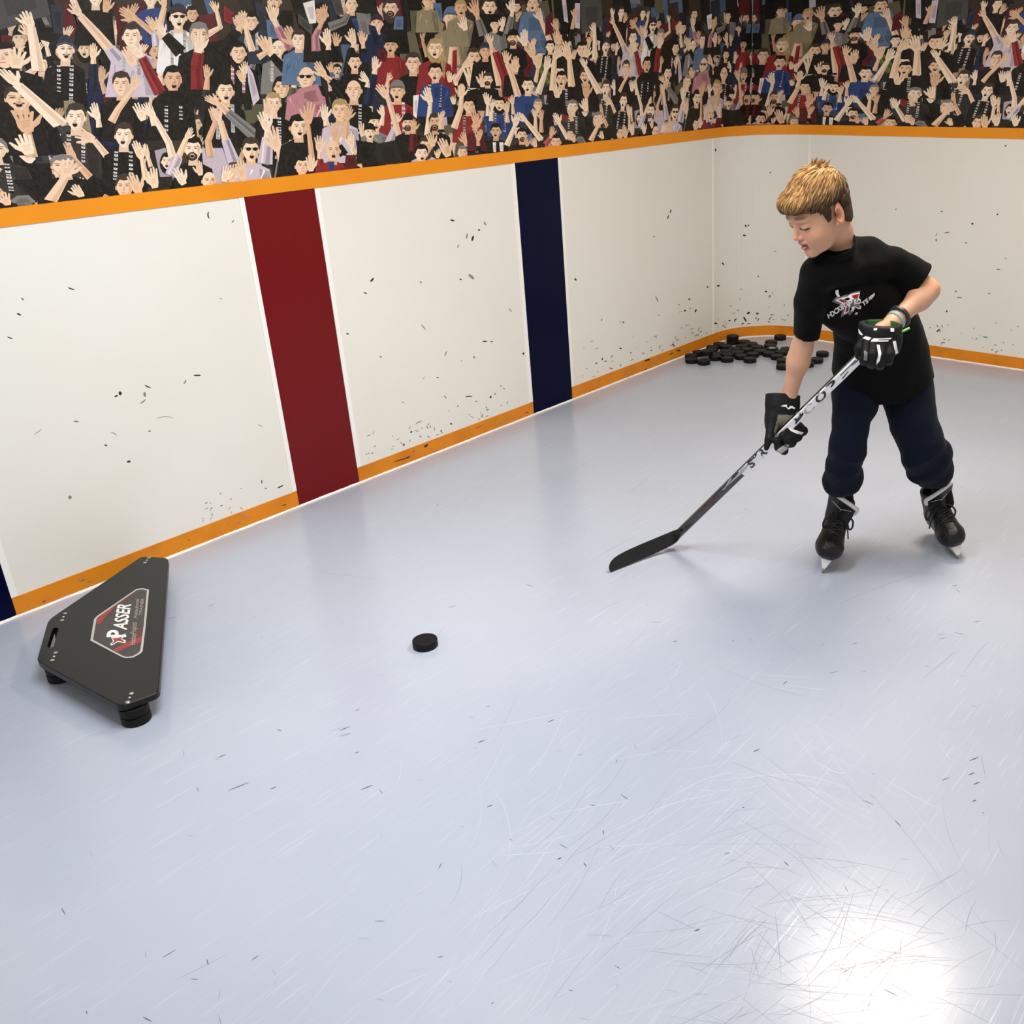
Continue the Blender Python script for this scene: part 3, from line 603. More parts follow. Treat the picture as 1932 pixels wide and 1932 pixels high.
def place_text(bm_, txt, p0, p1, up, z, shear=0, bold=.0, mi=0):
    "text whose baseline runs p0->p1 and whose cap height reaches the line through 'up' (2-D points)"
    V, F = text_mesh(txt, 1, shear, bold); w = V[:, 0].max(); h = V[:, 1].max(); p0, p1, up = map(lambda q: np.array(q[:2], float), (p0, p1, up))
    X = (p1 - p0); Y = up - p0
    bm_.add([(*(p0 + X * v[0] / w + Y * v[1] / h), z) for v in V], F, mi)
def s2(x, y): return onz(*sk_(x, y), ZP)
b_ = MB()
place_text(b_, 'P', s2(985, 1325), s2(1010, 1150), s2(525, 1325), ZP + .0014, bold=.03)
b_.build('sticker_lettering', m_wht, stk); b_ = MB()
place_text(b_, 'ASSER', s2(1010, 1150), s2(1120, 520), s2(680, 1110), ZP + .0014, bold=.025)
b_.build('sticker_lettering', m_wht, stk)
b_ = MB()
place_text(b_, 'HockeyProjects', s2(1225, 1510), s2(1265, 970), s2(1090, 1500), ZP + .0012)
b_.build('sticker_lettering', mat('grey_print', '#b9b2ad', .45, .4), stk); b_ = MB(); place_text(b_, 'Hockeyshooter', s2(1270, 850), s2(1325, 385), s2(1180, 850), ZP + .0012)
b_.build('sticker_lettering', mat('grey_print', '#b9b2ad', .45, .4), stk); b_ = MB(); place_text(b_, 'TRAINER', s2(1385, 790), s2(1440, 385), s2(1310, 790), ZP + .0012)
b_.build('sticker_lettering', mat('grey_print', '#b9b2ad', .45, .4), stk)
b_ = MB()
flatpoly(b_, [(640, 1330), (760, 1330), (850, 1300), (1000, 1230), (930, 1330), (900, 1370), (1000, 1400), (985, 1470), (800, 1440), (660, 1530), (615, 1500), (690, 1420)], ZP + .0012)
flatpoly(b_, [(665, 1350), (760, 1350), (850, 1330), (930, 1290), (880, 1370), (960, 1420), (950, 1445), (800, 1415), (670, 1500), (650, 1490), (720, 1410)], ZP + .0013, 1)
b_.build('sticker_star', [m_wht, m_sred], stk)

# ---------------------------------------------------------------- pucks
proto = puck_bm((0, 0), 0)
def puck(x, y, z, tilt=(0, 0), label='', group=None, first=[]):
    if not first:
        o = proto.build('hockey_puck', m_rub); first.append(o)
    else:
        o = first[0].copy(); C.objects.link(o)
        for k in ('group',):
            if k in o: del o[k]
    o.location = (x, y, z); o.rotation_euler = (tilt[0], tilt[1], random.uniform(0, 6)); tag(o, label, 'hockey puck', group)
    return o
p = onz(803, 1219); puck(p[0], p[1], 0, (0, 0), 'black hockey puck sliding alone across the middle of the floor')
# the heap in the far corner: pixel centres of the top faces, and how many pucks deep each one lies
HEAP = """1305 676 0|black puck at the front left end of the corner heap
1328 679 0|black puck in the heap's front row, directly below the perched left one
1349 671 0|black puck in the heap's front row, half hidden right of the perched left one
1372 674 0|black puck in the heap's front row, fourth from its left end
1415 675 0|black puck furthest forward in the middle of the heap's front edge
1304 669 0|black puck second from the front at the left end, touching the orange kick plate
1351 665.5 0|black puck in the heap's second row, just right of the perched left one
1373 667 0|black puck right above the fourth puck of the heap's front row
1398 669 0|black puck left behind the one furthest forward in the heap's middle
1420 665.5 0|black puck right behind the one furthest forward in the heap's middle
1318 662.5 0|black puck by the kick plate, left behind the perched left one
1341 658.5 0|black puck directly behind the perched left one
1370 661 0|black puck just left of the heap's centre
1392 662.5 0|black puck at the very centre of the heap
1344 653 0|black puck in the heap's back row by the kick plate, third from the left
1386 656.3 0|black puck left of the heap's centre, two rows in front of the tall stack
1410 657 0|black puck right above the heap's centre
1433 660 0|black puck right of the heap's centre where the right arm begins
1357 647.5 0|black puck in the heap's back row, left of the tall stack
1370 651.5 0|black puck left in front of the tall stack
1400 651 0|black puck right in front of the tall stack
1429 652.5 0|black puck between the heap's back row and its worn grey puck
1404 643 0|black puck immediately right of the tall stack
1418 647 0|black puck second right of the tall stack
1451 664 0|black puck in the heap's right arm, in front of the worn grey puck
1466 669.5 0|black puck in the heap's right arm, left of the boy's forearm, third from the bottom
1478 677.5 0|black puck second from the bottom beside the boy's forearm
1477 688 0|black puck lowest beside the boy's forearm, nearest of the heap
1453 649.5 0|black puck right behind the worn grey puck
1455 643 0|black puck at the back tip of the heap's right arm, below the lone one
1474 662 0|black puck in the right arm, right of the worn grey puck
1484 656.5 0|black puck half hidden behind the boy's forearm, upper one
1541 676 0|black puck right of the boy's forearm, lower of the two there
1552 664 0|black puck right of the boy's forearm, furthest right of all
1524 683 0|black puck almost hidden behind the boy's forearm on its right side"""
for ln in HEAP.split('\n'):
    a, lab = ln.split('|'); x, y, k = map(float, a.split()); p = onz(x, y, .0254)
    puck(p[0], p[1], 0, (0, 0), lab)
def stacked(x, y, k, lab, tilt=(0, 0)):
    p = onz(x, y, .0254 * (k + 1)); puck(p[0], p[1], .0254 * k + .0004, tilt, lab)
stacked(1333, 661, 1, 'black hockey puck perched on top of the front left pucks of the heap')
stacked(1382, 641, 0, 'black hockey puck at the bottom of the tall stack by the kick plate')
stacked(1382.5, 632.8, 1, 'black hockey puck on top of the tall stack by the kick plate')
p = onz(1472, 633, .0254); puck(p[0], p[1], 0, (0, 0), 'lone black puck at the back against the kick plate, right of the heap')
p = onz(1457, 656, .0254)
o = puck(p[0], p[1], .0, (0, 0), 'black hockey puck with a pale grey worn top in the right arm of the heap')
b_ = MB(); k = 24; b_.add([(.024 * math.cos(2 * math.pi * j / k), .024 * math.sin(2 * math.pi * j / k), .0256) for j in range(k)], [tuple(range(k))])
d = b_.build('worn_face', mat('worn_grey_rubber', '#96918a', .5, .5, noise=(60, '#35322f', .8)), None); d.parent = o; d.location = (0, 0, 0)

# ---------------------------------------------------------------- implicit-surface modelling kit
def cone(p, a, b_, ra, rb):
    a = np.asarray(a, float); ab = np.asarray(b_, float) - a
    t = np.clip(((p - a) @ ab) / (ab @ ab), 0, 1); return np.linalg.norm(p - a - t[:, None] * ab, axis=1) - (ra + (rb - ra) * t)
def chain(p, pts, rs, k=.006):
    d = None
    for i in range(len(pts) - 1):
        e = cone(p, pts[i], pts[i + 1], rs[i], rs[i + 1]); d = e if d is None else smin(d, e, k)
    return d
def ellip(p, c, r, ax=None):
    q = p - np.asarray(c, float)
    if ax is not None: q = q @ np.asarray(ax, float).T
    r = np.asarray(r, float); k0 = np.linalg.norm(q / r, axis=1); k1 = np.linalg.norm(q / (r * r), axis=1) + 1e-9
    return k0 * (k0 - 1) / k1
def smin(a, b_, k):
    h = np.clip(.5 + .5 * (b_ - a) / k, 0, 1); return b_ + (a - b_) * h - k * h * (1 - h)
def smax(a, b_, k): return -smin(-a, -b_, k)
def loft(p, S, k=0):
    "S: (centre, half-width vector, half-depth vector) down the limb"
    out = None
    for (c0, w0, d0), (c1, w1, d1) in zip(S[:-1], S[1:]):
        ab = c1 - c0; L = np.linalg.norm(ab); T = ab / L; t = np.clip(((p - c0) @ ab) / (L * L), 0, 1)[:, None]
        q = p - (c0 + t * ab); w = w0 + t * (w1 - w0); d = d0 + t * (d1 - d0)
        lw = np.linalg.norm(w, axis=1); ld = np.linalg.norm(d, axis=1); m = np.minimum(lw, ld)
        e = np.sqrt(((q * w).sum(1) / lw ** 2) ** 2 + ((q * d).sum(1) / ld ** 2) ** 2 + ((q @ T) / m) ** 2)
        v = (e - 1) * m; out = v if out is None else (np.minimum(out, v) if not k else smin(out, v, k))
    return out
def loft_u(p, S, U):
    "like loft, but every section lies square to the one axis U"
    S = sorted(S, key=lambda s: s[0] @ U); H = np.array([s[0] @ U for s in S]); h = p @ U; hc = np.clip(h, H[0], H[-1])
    ip = lambda A: np.stack([np.interp(hc, H, A[:, k]) for k in range(3)], -1)
    c = ip(np.array([s[0] for s in S])); w = ip(np.array([s[1] - U * (s[1] @ U) for s in S])); dl = np.interp(hc, H, [s[2] if np.isscalar(s[2]) else np.linalg.norm(s[2]) for s in S])
    q = p - c; ax = h - hc; q = q - (q @ U)[:, None] * U; lw = np.linalg.norm(w, axis=1); wn = w / lw[:, None]; dn = np.cross(wn, U); m = np.minimum(lw, dl)
    return (np.sqrt(((q * wn).sum(1) / lw) ** 2 + ((q * dn).sum(1) / dl) ** 2 + (ax / m) ** 2) - 1) * m
_G = RNG.random((32, 32, 32)).astype(np.float32)
def vnoise(p, s):
    q = p * s; i = np.floor(q).astype(int); f = q - i; f = f * f * (3 - 2 * f); i &= 31; j = (i + 1) & 31; r = 0
    for a in (0, 1):
        for b_ in (0, 1):
            for c in (0, 1):
                g = _G[(j if a else i)[:, 0], (j if b_ else i)[:, 1], (j if c else i)[:, 2]]
                r = r + g * (f[:, 0] if a else 1 - f[:, 0]) * (f[:, 1] if b_ else 1 - f[:, 1]) * (f[:, 2] if c else 1 - f[:, 2])
    return r * 2 - 1
def axis(lo, hi, h, fine=None):
    if fine is None: return np.arange(lo, hi + h, h)
    a, b_, hf = fine; return np.concatenate([np.arange(lo, a, h), np.arange(a, b_, hf), np.arange(b_, hi + h, h)])
def nets(f, xs, ys, zs, thr=.03):
    "naive surface nets on a rectilinear grid; only evaluates near the surface"
    S = 4
    cx_, cy_, cz_ = xs[::S], ys[::S], zs[::S]
    Pc = np.stack(np.meshgrid(cx_, cy_, cz_, indexing='ij'), -1).reshape(-1, 3)
    Cv = f(Pc).reshape(len(cx_), len(cy_), len(cz_))
    ix, iy, iz = (np.minimum((np.arange(len(a)) + S // 2) // S, len(c) - 1) for a, c in ((xs, cx_), (ys, cy_), (zs, cz_)))
    D = Cv[np.ix_(ix, iy, iz)].astype(np.float32); act = np.abs(D) < thr
    I = np.argwhere(act)
    for s in range(0, len(I), 400000):
        J = I[s:s + 400000]; D[J[:, 0], J[:, 1], J[:, 2]] = f(np.stack([xs[J[:, 0]], ys[J[:, 1]], zs[J[:, 2]]], -1))
    sg = D < 0; A = [xs, ys, zs]
    c = sg[:-1, :-1, :-1].astype(np.int8)
    tot = sum(sg[a:sg.shape[0] - 1 + a, b_:sg.shape[1] - 1 + b_, e:sg.shape[2] - 1 + e].astype(np.int8) for a in (0, 1) for b_ in (0, 1) for e in (0, 1))
    cells = np.argwhere((tot > 0) & (tot < 8)); idx = -np.ones(tot.shape, np.int64); idx[cells[:, 0], cells[:, 1], cells[:, 2]] = np.arange(len(cells))
    acc = np.zeros((len(cells), 3)); cnt = np.zeros(len(cells))
    for a in range(3):
        o1, o2 = [k for k in range(3) if k != a]
        for u in (0, 1):
            for v in (0, 1):
                g0 = cells.copy(); g0[:, o1] += u; g0[:, o2] += v; g1 = g0.copy(); g1[:, a] += 1
                v0 = D[g0[:, 0], g0[:, 1], g0[:, 2]]; v1 = D[g1[:, 0], g1[:, 1], g1[:, 2]]; m = (v0 < 0) != (v1 < 0)
                t = np.where(m, v0 / np.where(m, v0 - v1, 1), 0)
                P = np.stack([A[k][g0[:, k]] for k in range(3)], -1).astype(float); P[:, a] += t * (A[a][g1[:, a]] - A[a][g0[:, a]])
                acc[m] += P[m]; cnt[m] += 1
    V = acc / cnt[:, None]; F = []
    for a in range(3):
        b_, e = (a + 1) % 3, (a + 2) % 3
        s0 = [slice(None)] * 3; s1 = [slice(None)] * 3; s0[a] = slice(0, -1); s1[a] = slice(1, None)
        ch = sg[tuple(s0)] != sg[tuple(s1)]; E_ = np.argwhere(ch)
        E_ = E_[(E_[:, b_] > 0) & (E_[:, e] > 0) & (E_[:, b_] < idx.shape[b_]) & (E_[:, e] < idx.shape[e])]
        def cell(db, de):
            g = E_.copy(); g[:, b_] -= db; g[:, e] -= de; return idx[g[:, 0], g[:, 1], g[:, 2]]
        q = np.stack([cell(1, 1), cell(0, 1), cell(0, 0), cell(1, 0)], -1); fl = ~sg[E_[:, 0], E_[:, 1], E_[:, 2]]
        q[fl] = q[fl][:, ::-1]; F.append(q[(q >= 0).all(1)])
    return V, np.concatenate(F)
def sdf_mesh(name, f, lo, hi, h, m, parent=None, colf=None, thr=.03, fine=None, loc=None):
    xs, ys, zs = (axis(lo[i], hi[i], h, fine[i] if fine else None) for i in range(3))
    V, F = nets(f, xs, ys, zs, thr)
    return mesh(name, V, F, m, parent, smooth=True, col=colf(V) if colf else None, loc=loc)
def bvh(*obs):
    V = []; F = []
    for o in obs:
        n = len(V); w = parent_world(o); V += [v.co + w for v in o.data.vertices]; F += [[i + n for i in p.vertices] for p in o.data.polygons]
    return BVHTree.FromPolygons(V, F)
EYE = Vector((0, 0, CH))
def dirpx(x, y): return Vector(tuple(CW + CR * (x - CX) / CF + CU * (CY - y) / CF)).normalized()
def cast(T, x, y, off=.0009):
    "the point of surface T that lies behind (x, y), lifted off it by a print's thickness"
    d = dirpx(x, y); h = T.ray_cast(EYE, d)
    if h[0] is None:
        return None
    n = h[1]; n = -n if n.dot(d) > 0 else n
    return np.array(h[0] + n * off)
def decal(name, T, polys_, m, parent, off=.0009, step=1.6):
    "prints laid on surface T: each polygon is cut into small pieces that follow the surface"
    from mathutils.geometry import delaunay_2d_cdt
    for P in polys_:
        b_ = MB()
        P = [np.array(q, float) for q in P]; E_ = []
        for i in range(len(P)):
            a, c = P[i], P[(i + 1) % len(P)]; n = max(1, int(np.linalg.norm(c - a) / step))
            E_ += [a + (c - a) * k / n for k in range(n)]
        A_ = np.array(E_); n = len(E_); ins = []
        for x in np.arange(A_[:, 0].min() + step / 2, A_[:, 0].max(), step):
            for y in np.arange(A_[:, 1].min() + step / 2, A_[:, 1].max(), step):
                c = False; j = n - 1
                for i in range(n):
                    if (A_[i, 1] > y) != (A_[j, 1] > y) and x < (A_[j, 0] - A_[i, 0]) * (y - A_[i, 1]) / (A_[j, 1] - A_[i, 1]) + A_[i, 0]: c = not c
                    j = i
                if c and np.min(np.hypot(A_[:, 0] - x, A_[:, 1] - y)) > step * .4: ins.append((x, y))
        r = delaunay_2d_cdt([Vector(tuple(q)) for q in E_] + [Vector(q) for q in ins], [(i, (i + 1) % n) for i in range(n)], [list(range(n))], 1, 1e-5)
        W_ = [cast(T, v[0], v[1], off) for v in r[0]]
        ok = {i: k for k, i in enumerate(i for i, w in enumerate(W_) if w is not None)}
        b_.add([W_[i] for i in ok], [[ok[i] for i in f] for f in r[2] if all(i in ok for i in f) and max(np.linalg.norm(W_[f[a]] - W_[f[a - 1]]) for a in range(len(f))) < .03])
        b_.build(name, m, parent)
def text_polys(name, m, parent, T, txt, p0, p1, up, off=.001, shear=0, bold=0.0):
    b_ = MB()
    V, F = text_mesh(txt, 1, shear, bold); w = V[:, 0].max(); h = V[:, 1].max(); p0, p1, up = map(lambda q: np.array(q, float), (p0, p1, up))
    W_ = [cast(T, *(p0 + (p1 - p0) * v[0] / w + (up - p0) * v[1] / h), off) for v in V]
    ok = {i: k for k, i in enumerate(i for i, w_ in enumerate(W_) if w_ is not None)}
    b_.add([W_[i] for i in ok], [[ok[i] for i in f] for f in F if all(i in ok for i in f) and max(np.linalg.norm(W_[f[a]] - W_[f[a - 1]]) for a in range(len(f))) < .03])
    b_.build(name, m, parent)
def dep(px, py, t): return np.array([0, 0, CH]) + (CW + CR * (px - CX) / CF + CU * (CY - py) / CF) * t

# ---------------------------------------------------------------- hockey stick
m_stkw = mat('white_stick_lacquer', '#eeeeee', .22, .5, coat=.4)
m_stkb = mat('black_stick_lacquer', '#0f0e0f', .25, .5, coat=.3)
m_tape = mat('black_stick_blade', '#111112', .42, .4)
m_grey = mat('grey_print_lacquer', '#a9a9ad', .3, .5)
heel = onz(1274, 1013, .050); butt = at(1655, 642, 2.87)
s_ax = unit(butt - heel); vv = unit(np.array([0, 0, CH]) - (heel + butt) / 2); vv = unit(vv - s_ax * (vv @ s_ax)); ww = np.cross(s_ax, vv); ww = ww if ww[2] > 0 else -ww
tw = math.radians(24); sn = math.cos(tw) * vv - math.sin(tw) * ww; st = math.cos(tw) * ww + math.sin(tw) * vv   # wide-face normal, narrow-face normal
stick = empty('hockey_stick', heel * (1, 1, 0), 'black and white junior hockey stick held by the boy, blade on the floor', 'hockey stick')
def shaft_part(name, t0, t1, mats, hw=.0138, ht=.0092, sel=None):
    b_ = MB(); n = 2; L = []
    c = .0032; prof = [(hw, ht - c), (hw - c, ht), (-hw + c, ht), (-hw, ht - c), (-hw, -ht + c), (-hw + c, -ht), (hw - c, -ht), (hw, -ht + c)]
    for t in (t0, t1):
        o = heel + (butt - heel) * t
        L += [o + st * a + sn * d for a, d in prof]
    F = []; fm = []
    for j in range(8): F.append((j, 8 + j, 8 + (j + 1) % 8, (j + 1) % 8)); fm.append(1 if j in (6, 7) and sel else 0)
    b_.add(L, F[:7] , 0); b_.M = [0] * 7; b_.add(L, [F[7]], 1 if sel else 0)
    b_.add(L, [tuple(range(8))[::-1], tuple(range(8, 16))], 0)
    return b_.build(name, mats, stick)
T0 = .385
lower = shaft_part('shaft', -.01, T0, [m_stkb, m_stkb]); tag(lower, 'black lower half of shaft')
upper = shaft_part('shaft', T0, 1.03, [m_stkw, m_stkb], sel=True); tag(upper, 'white upper half of shaft with lettering')
# blade: cross sections from the heel to the rounded toe
b_ = MB(); secs = []
BL = [((1284, 1019), .062, .050, .011), ((1268, 1030), .026, .056, .0095), ((1245, 1041), .012, .056, .008), ((1215, 1054), .006, .056, .007), ((1185, 1067), .003, .054, .006), ((1165, 1075), .002, .048, .006), ((1155, 1079), .002, .034, .005), ((1151, 1080), .004, .018, .004)]
BP = [onz(x, y, z) for (x, y), z, h, t in BL]
for i, (q, z, h, th) in enumerate(BL):
    a = BP[i]; t = unit(BP[min(i + 1, 7)] - BP[max(i - 1, 0)]); nrm = unit(np.cross(t, [0, 0, 1])); nrm = nrm if nrm @ vv > 0 else -nrm
    up = unit(np.array([0, 0, 1.0]) - nrm * (.20 + .03 * i))
    for f_, g in ((0, .6), (0, -.6), (h * .5, -1), (h, -.6), (h, .6), (h * .5, 1)): secs.append(a + up * f_ + nrm * g * th / 2)
F = [(i * 6 + j, i * 6 + (j + 1) % 6, (i + 1) * 6 + (j + 1) % 6, (i + 1) * 6 + j) for i in range(7) for j in range(6)] + [tuple(range(6))[::-1], tuple(range(42, 48))]
b_.add(secs, F); blade = b_.build('blade', m_tape, stick, smooth=False)
sb = blade.modifiers.new('round', 'SUBSURF'); sb.levels = sb.render_levels = 2
b_ = MB(); b_.tube([onz(1266, 1023, .036), heel, heel + (butt - heel) * .05, heel + (butt - heel) * .1], [.014, .0165, .0155, .0135], 12, flat=(sn, .72)); b_.build('hosel', m_stkb, stick, smooth=True)
TS = bvh(lower, upper)
G_ = [[(1640, 660), (1628, 669), (1610, 684), (1598, 694), (1605, 692), (1622, 678), (1640, 664)]]
decal('shaft_graphic', TS, [[(1398, 884), (1408, 876), (1417, 871), (1412, 878), (1400, 893), (1388, 903), (1372, 917), (1380, 906), (1390, 896)], [(1362, 924), (1368, 918), (1377, 904), (1381, 900), (1380, 904), (1372, 916), (1366, 924)],
      [(1362, 907), (1370, 900), (1379, 899), (1378, 902), (1369, 909), (1365, 916), (1361, 914)]], m_grey, stick, step=3)
decal('shaft_graphic', TS, [[(1411, 869), (1420, 861), (1429, 855), (1426, 862), (1414, 872)], [(1500, 796), (1507, 786), (1515, 777), (1516, 782), (1508, 793), (1501, 801)], [(1608, 688), (1620, 676), (1630, 666), (1628, 671), (1615, 684), (1606, 691)], [(1614, 679), (1615, 680), (1586, 709), (1585, 708)], [(1600, 700), (1601, 701), (1590, 715), (1588, 714)]], m_stkb, stick, step=3)
text_polys('shaft_lettering', m_stkb, stick, TS, 'STR', (1418, 884), (1449, 853), (1408, 873), bold=.03)
text_polys('shaft_lettering', m_stkb, stick, TS, 'N', (1503, 804), (1519, 788), (1494, 793), bold=.03)
text_polys('shaft_lettering', m_stkb, stick, TS, 'O', (1544, 763), (1562, 745), (1535, 751), bold=.03)
text_polys('shaft_lettering', m_stkb, stick, TS, 'P', (1566, 742), (1582, 725), (1556, 731), bold=.03)
text_polys('shaft_lettering', m_grey, stick, TS, 'C', (1522, 785), (1538, 769), (1513, 774), bold=.02)
decal('shaft_graphic', TS, [[(1322, 962), (1340, 944), (1352, 932), (1354, 935), (1342, 950), (1326, 966)]], mat('dark_red_lacquer', '#4a1216', .25, .5), stick, step=3)

# ---------------------------------------------------------------- the boy
boy = empty('person', (-1.30, 3.02, 0), 'boy in black t-shirt, navy sweatpants and black skates, leaning over to handle a hockey stick', 'person')
RV, FV, ZV = _r0, _f0, _z
hipR, hipL = at(1622, 700, 3.28), at(1706, 700, 3.32)
knR, knL = at(1600, 845, 3.14), at(1737, 838, 3.22)
anR, anL = at(1588, 950, 3.27), at(1779, 930, 3.33)
shR, shL = at(1545, 517, 2.97), at(1688, 496, 3.08)
elR, elL = at(1513, 655, 3.08), at(1752, 547, 3.07)
wrR, wrL = dep(1488, 750, 3.250), at(1686, 608, 2.965)
nb, nt_ = at(1590, 482, 3.045), at(1577, 430, 2.985)
pel, chest = at(1662, 690, 3.30), at(1620, 520, 3.04)
def sec(l, r, dl, dr, D):
    a, c = at(*l, dl), at(*r, dr); return (a + c) / 2, (c - a) / 2, D
def secs_fix(S):
    out = []
    for i, (c, w, D) in enumerate(S):
        ax = unit(S[min(i + 1, len(S) - 1)][0] - S[max(i - 1, 0)][0]); out.append((c, w, unit(np.cross(w, ax)) * D))
    return out
TOR = secs_fix([sec((1576, 742), (1759, 722), 3.27, 3.31, .118), sec((1569, 712), (1762, 694), 3.25, 3.30, .118), sec((1577, 655), (1750, 650), 3.19, 3.27, .104), sec((1573, 624), (1738, 612), 3.15, 3.24, .098),
                sec((1538, 600), (1724, 580), 3.09, 3.19, .097), sec((1536, 565), (1708, 548), 3.03, 3.15, .092), sec((1524, 535), (1694, 530), 3.0, 3.12, .084), sec((1540, 520), (1668, 514), 2.99, 3.10, .050)])
TW = unit(sum(s[1] for s in TOR)); TU = TOR[-2][0] - TOR[0][0]; TU = unit(TU - TW * (TU @ TW) )
TORB = [(c, w * .80, np.linalg.norm(D) * .78) for c, w, D in TOR]
hemN = unit(TOR[0][0] - TOR[1][0])
# head frame
ha, hp = math.radians(26), math.radians(27)
HX = math.cos(hp) * (-math.cos(ha) * RV - math.sin(ha) * FV) - math.sin(hp) * ZV
HZ = math.sin(hp) * (-math.cos(ha) * RV - math.sin(ha) * FV) + math.cos(hp) * ZV
HY = np.cross(HZ, HX); HB = np.array([HX, HY, HZ]); HS = .955
HO = at(1546, 400, 2.93)
def toh(p): return (p - HO) @ HB.T / HS
def fromh(q): return HO + (np.asarray(q, float) * HS) @ HB
def head_sdf(p):
    q = toh(p); s = q.copy(); s[:, 1] = np.abs(s[:, 1])
    d = ellip(q, (-.010, 0, .030), (.092, .074, .084))
    d = smin(d, ellip(q, (.030, 0, -.030), (.058, .056, .070)), .03)
    d = smin(d, ellip(q, (.030, 0, -.068), (.050, .042, .034)), .025)
    d = smin(d, ellip(q, (.070, 0, -.090), (.017, .018, .015)), .02)
    d = smin(d, ellip(s, (.052, .034, -.036), (.026, .022, .026)), .02)
    d = smin(d, ellip(s, (.073, .020, .026), (.018, .026, .014)), .018)
    d = smax(d, -ellip(s, (.098, .030, .006), (.016, .017, .012)), .012)
    d = smin(d, ellip(s, (.0718, .031, .004), (.0155, .0165, .0125)), .006)
    d = smin(d, cone(q, (.083, 0, .014), (.1000, 0, -.023), .0062, .0088), .010)
    d = smin(d, ellip(s, (.088, .009, -.029), (.010, .0072, .0065)), .006)
    d = smax(d, -ellip(s, (.094, .0055, -.0355), (.005, .0032, .003)), .003)
    d = smin(d, ellip(q, (.083, 0, -.0475), (.013, .021, .0075)), .008)
    d = smin(d, ellip(q, (.078, 0, -.0685), (.013, .017, .0065)), .006)
    d = smax(d, -ellip(q, (.094, 0, -.0585), (.016, .0185, .0055)), .004)
    # ears
    e = ellip(s, (-.014, .0800, -.004), (.020, .0070, .031), np.array([[.88, .44, .16], [-.44, .90, 0], [-.16, 0, .98]]))
    e = smax(e, -ellip(s, (-.008, .0880, -.003), (.0115, .0085, .0185)), .003)
    e = smin(e, ellip(s, (-.001, .078, -.028), (.008, .005, .009)), .006)
    d = smin(d, e, .005)
    return d * HS
def body_sdf(p):
    d = cone(p, nb, nt_, .047, .043)
    d = smin(d, cone(p, nt_, fromh((-.02, 0, -.03)), .043, .045), .02)
    d = smin(d, loft_u(p, TORB[2:], TU), .01)
    d = smin(d, chain(p, [shR, at(1588, 480, 3.045), at(1640, 480, 3.085), shL], [.030, .036, .032, .026], .01), .01)
    d = smin(d, cone(p, hipR, hipL, .055, .055), .03)
    for a, e, w, k in ((shR, elR, wrR, 1), (shL, elL, wrL, -1)):
        d = smin(d, cone(p, a, e, .034, .0305), .02)
        m_ = e * .74 + w * .26; d = smin(d, cone(p, e, m_, .0305, .0312), .02); d = smin(d, cone(p, m_, w, .0312, .0228), .03)
        h_ = w + unit(w - e) * .03 if k > 0 else at(1661, 624, 2.93); d = smin(d, cone(p, w, h_, .0225, .024), .02)
    for h_, k, a in ((hipR, knR, anR), (hipL, knL, anL)):
        d = smin(d, cone(p, h_, k, .060, .036), .01); c_ = k * .7 + a * .3 + FV * .012; d = smin(d, cone(p, k, c_, .036, .038), .01); d = smin(d, cone(p, c_, a, .038, .028), .01)
    return smin(d, head_sdf(p), .018)
def skin_col(V):
    q = toh(V); y = np.abs(q[:, 1]); x, z = q[:, 0], q[:, 2]; n = len(V)
    c = np.tile(np.array(srgb('#cf9e80')), (n, 1)); c *= (1 + .05 * vnoise(V, 60))[:, None]
    def blend(m_, col): 
        nonlocal c
        m_ = np.clip(m_, 0, 1)[:, None]; c = c * (1 - m_) + np.array(srgb(col)) * m_
    on = x > .03
    blend(.45 * on * np.exp(-(((y - .038) / .02) ** 2 + ((z + .034) / .022) ** 2)), '#d98a72')
    blend(.4 * (np.abs(x + .01) < .035) * (y > .074), '#d98468'); blend(.9 * np.exp(-(((x + .006) / .009) ** 2 + ((z + .004) / .013) ** 2)) * (y > .066), '#93492f')
    blend(.5 * (x > .086) * (np.abs(z + .026) < .016), '#dc957c')
    lipz = np.minimum(np.abs(z + .0505) / .0050, np.abs(z + .0665) / .0052)
    blend((x > .07) * np.clip(2.0 - 1.6 * lipz, 0, 1) * np.clip((.0235 - y) / .004, 0, 1), '#b4695f')
    blend((x > .066) * np.clip(1.8 - np.abs(z + .0585) / .0045, 0, 1) * np.clip((.0195 - y) / .003, 0, 1), '#5c2826')
    bz = .0300 + .004 * np.cos((y - .028) / .02 * 1.4)
    blend(.6 * (x > .05) * np.clip(1.7 - np.abs(z - bz) / .0030, 0, 1) * np.clip((y - .011) / .004, 0, 1) * np.clip((.050 - y) / .006, 0, 1), '#5e4330')
    blend(.28 * (x > .05) * np.exp(-(((y - .030) / .018) ** 2 + ((z - .006) / .010) ** 2)), '#a87763')
    lz = -.0005 - .0030 * (1 - ((y - .031) / .0165) ** 2)
    blend((x > .05) * np.clip(1.9 - np.abs(z - lz) / .0020, 0, 1) * (np.abs(y - .030) < .0165), '#1d120e')
    blend(.4 * (x > .05) * np.clip(1.5 - np.abs(z - (.0135 + .002 * (1 - ((y - .031) / .016) ** 2))) / .001, 0, 1) * (np.abs(y - .031) < .015), '#95604d')
    blend((x > .08) * (y < .010) * np.clip(1.5 - np.hypot((y - .0055) / .003, (z + .0355) / .003), 0, 1), '#4a2018')
    return np.clip(c, 0, 1)
m_skin = mat('skin', '#cf9e80', .5, .4, attr='Col', sub=.12)
fr = [(HO[i] - .135, HO[i] + .135, .0019) for i in range(3)]
body = sdf_mesh('body', body_sdf, (-1.72, 2.48, .16), (-1.02, 3.42, 1.42), .0065, m_skin, boy, skin_col, .045, fr)
tg = MB(); n = 12
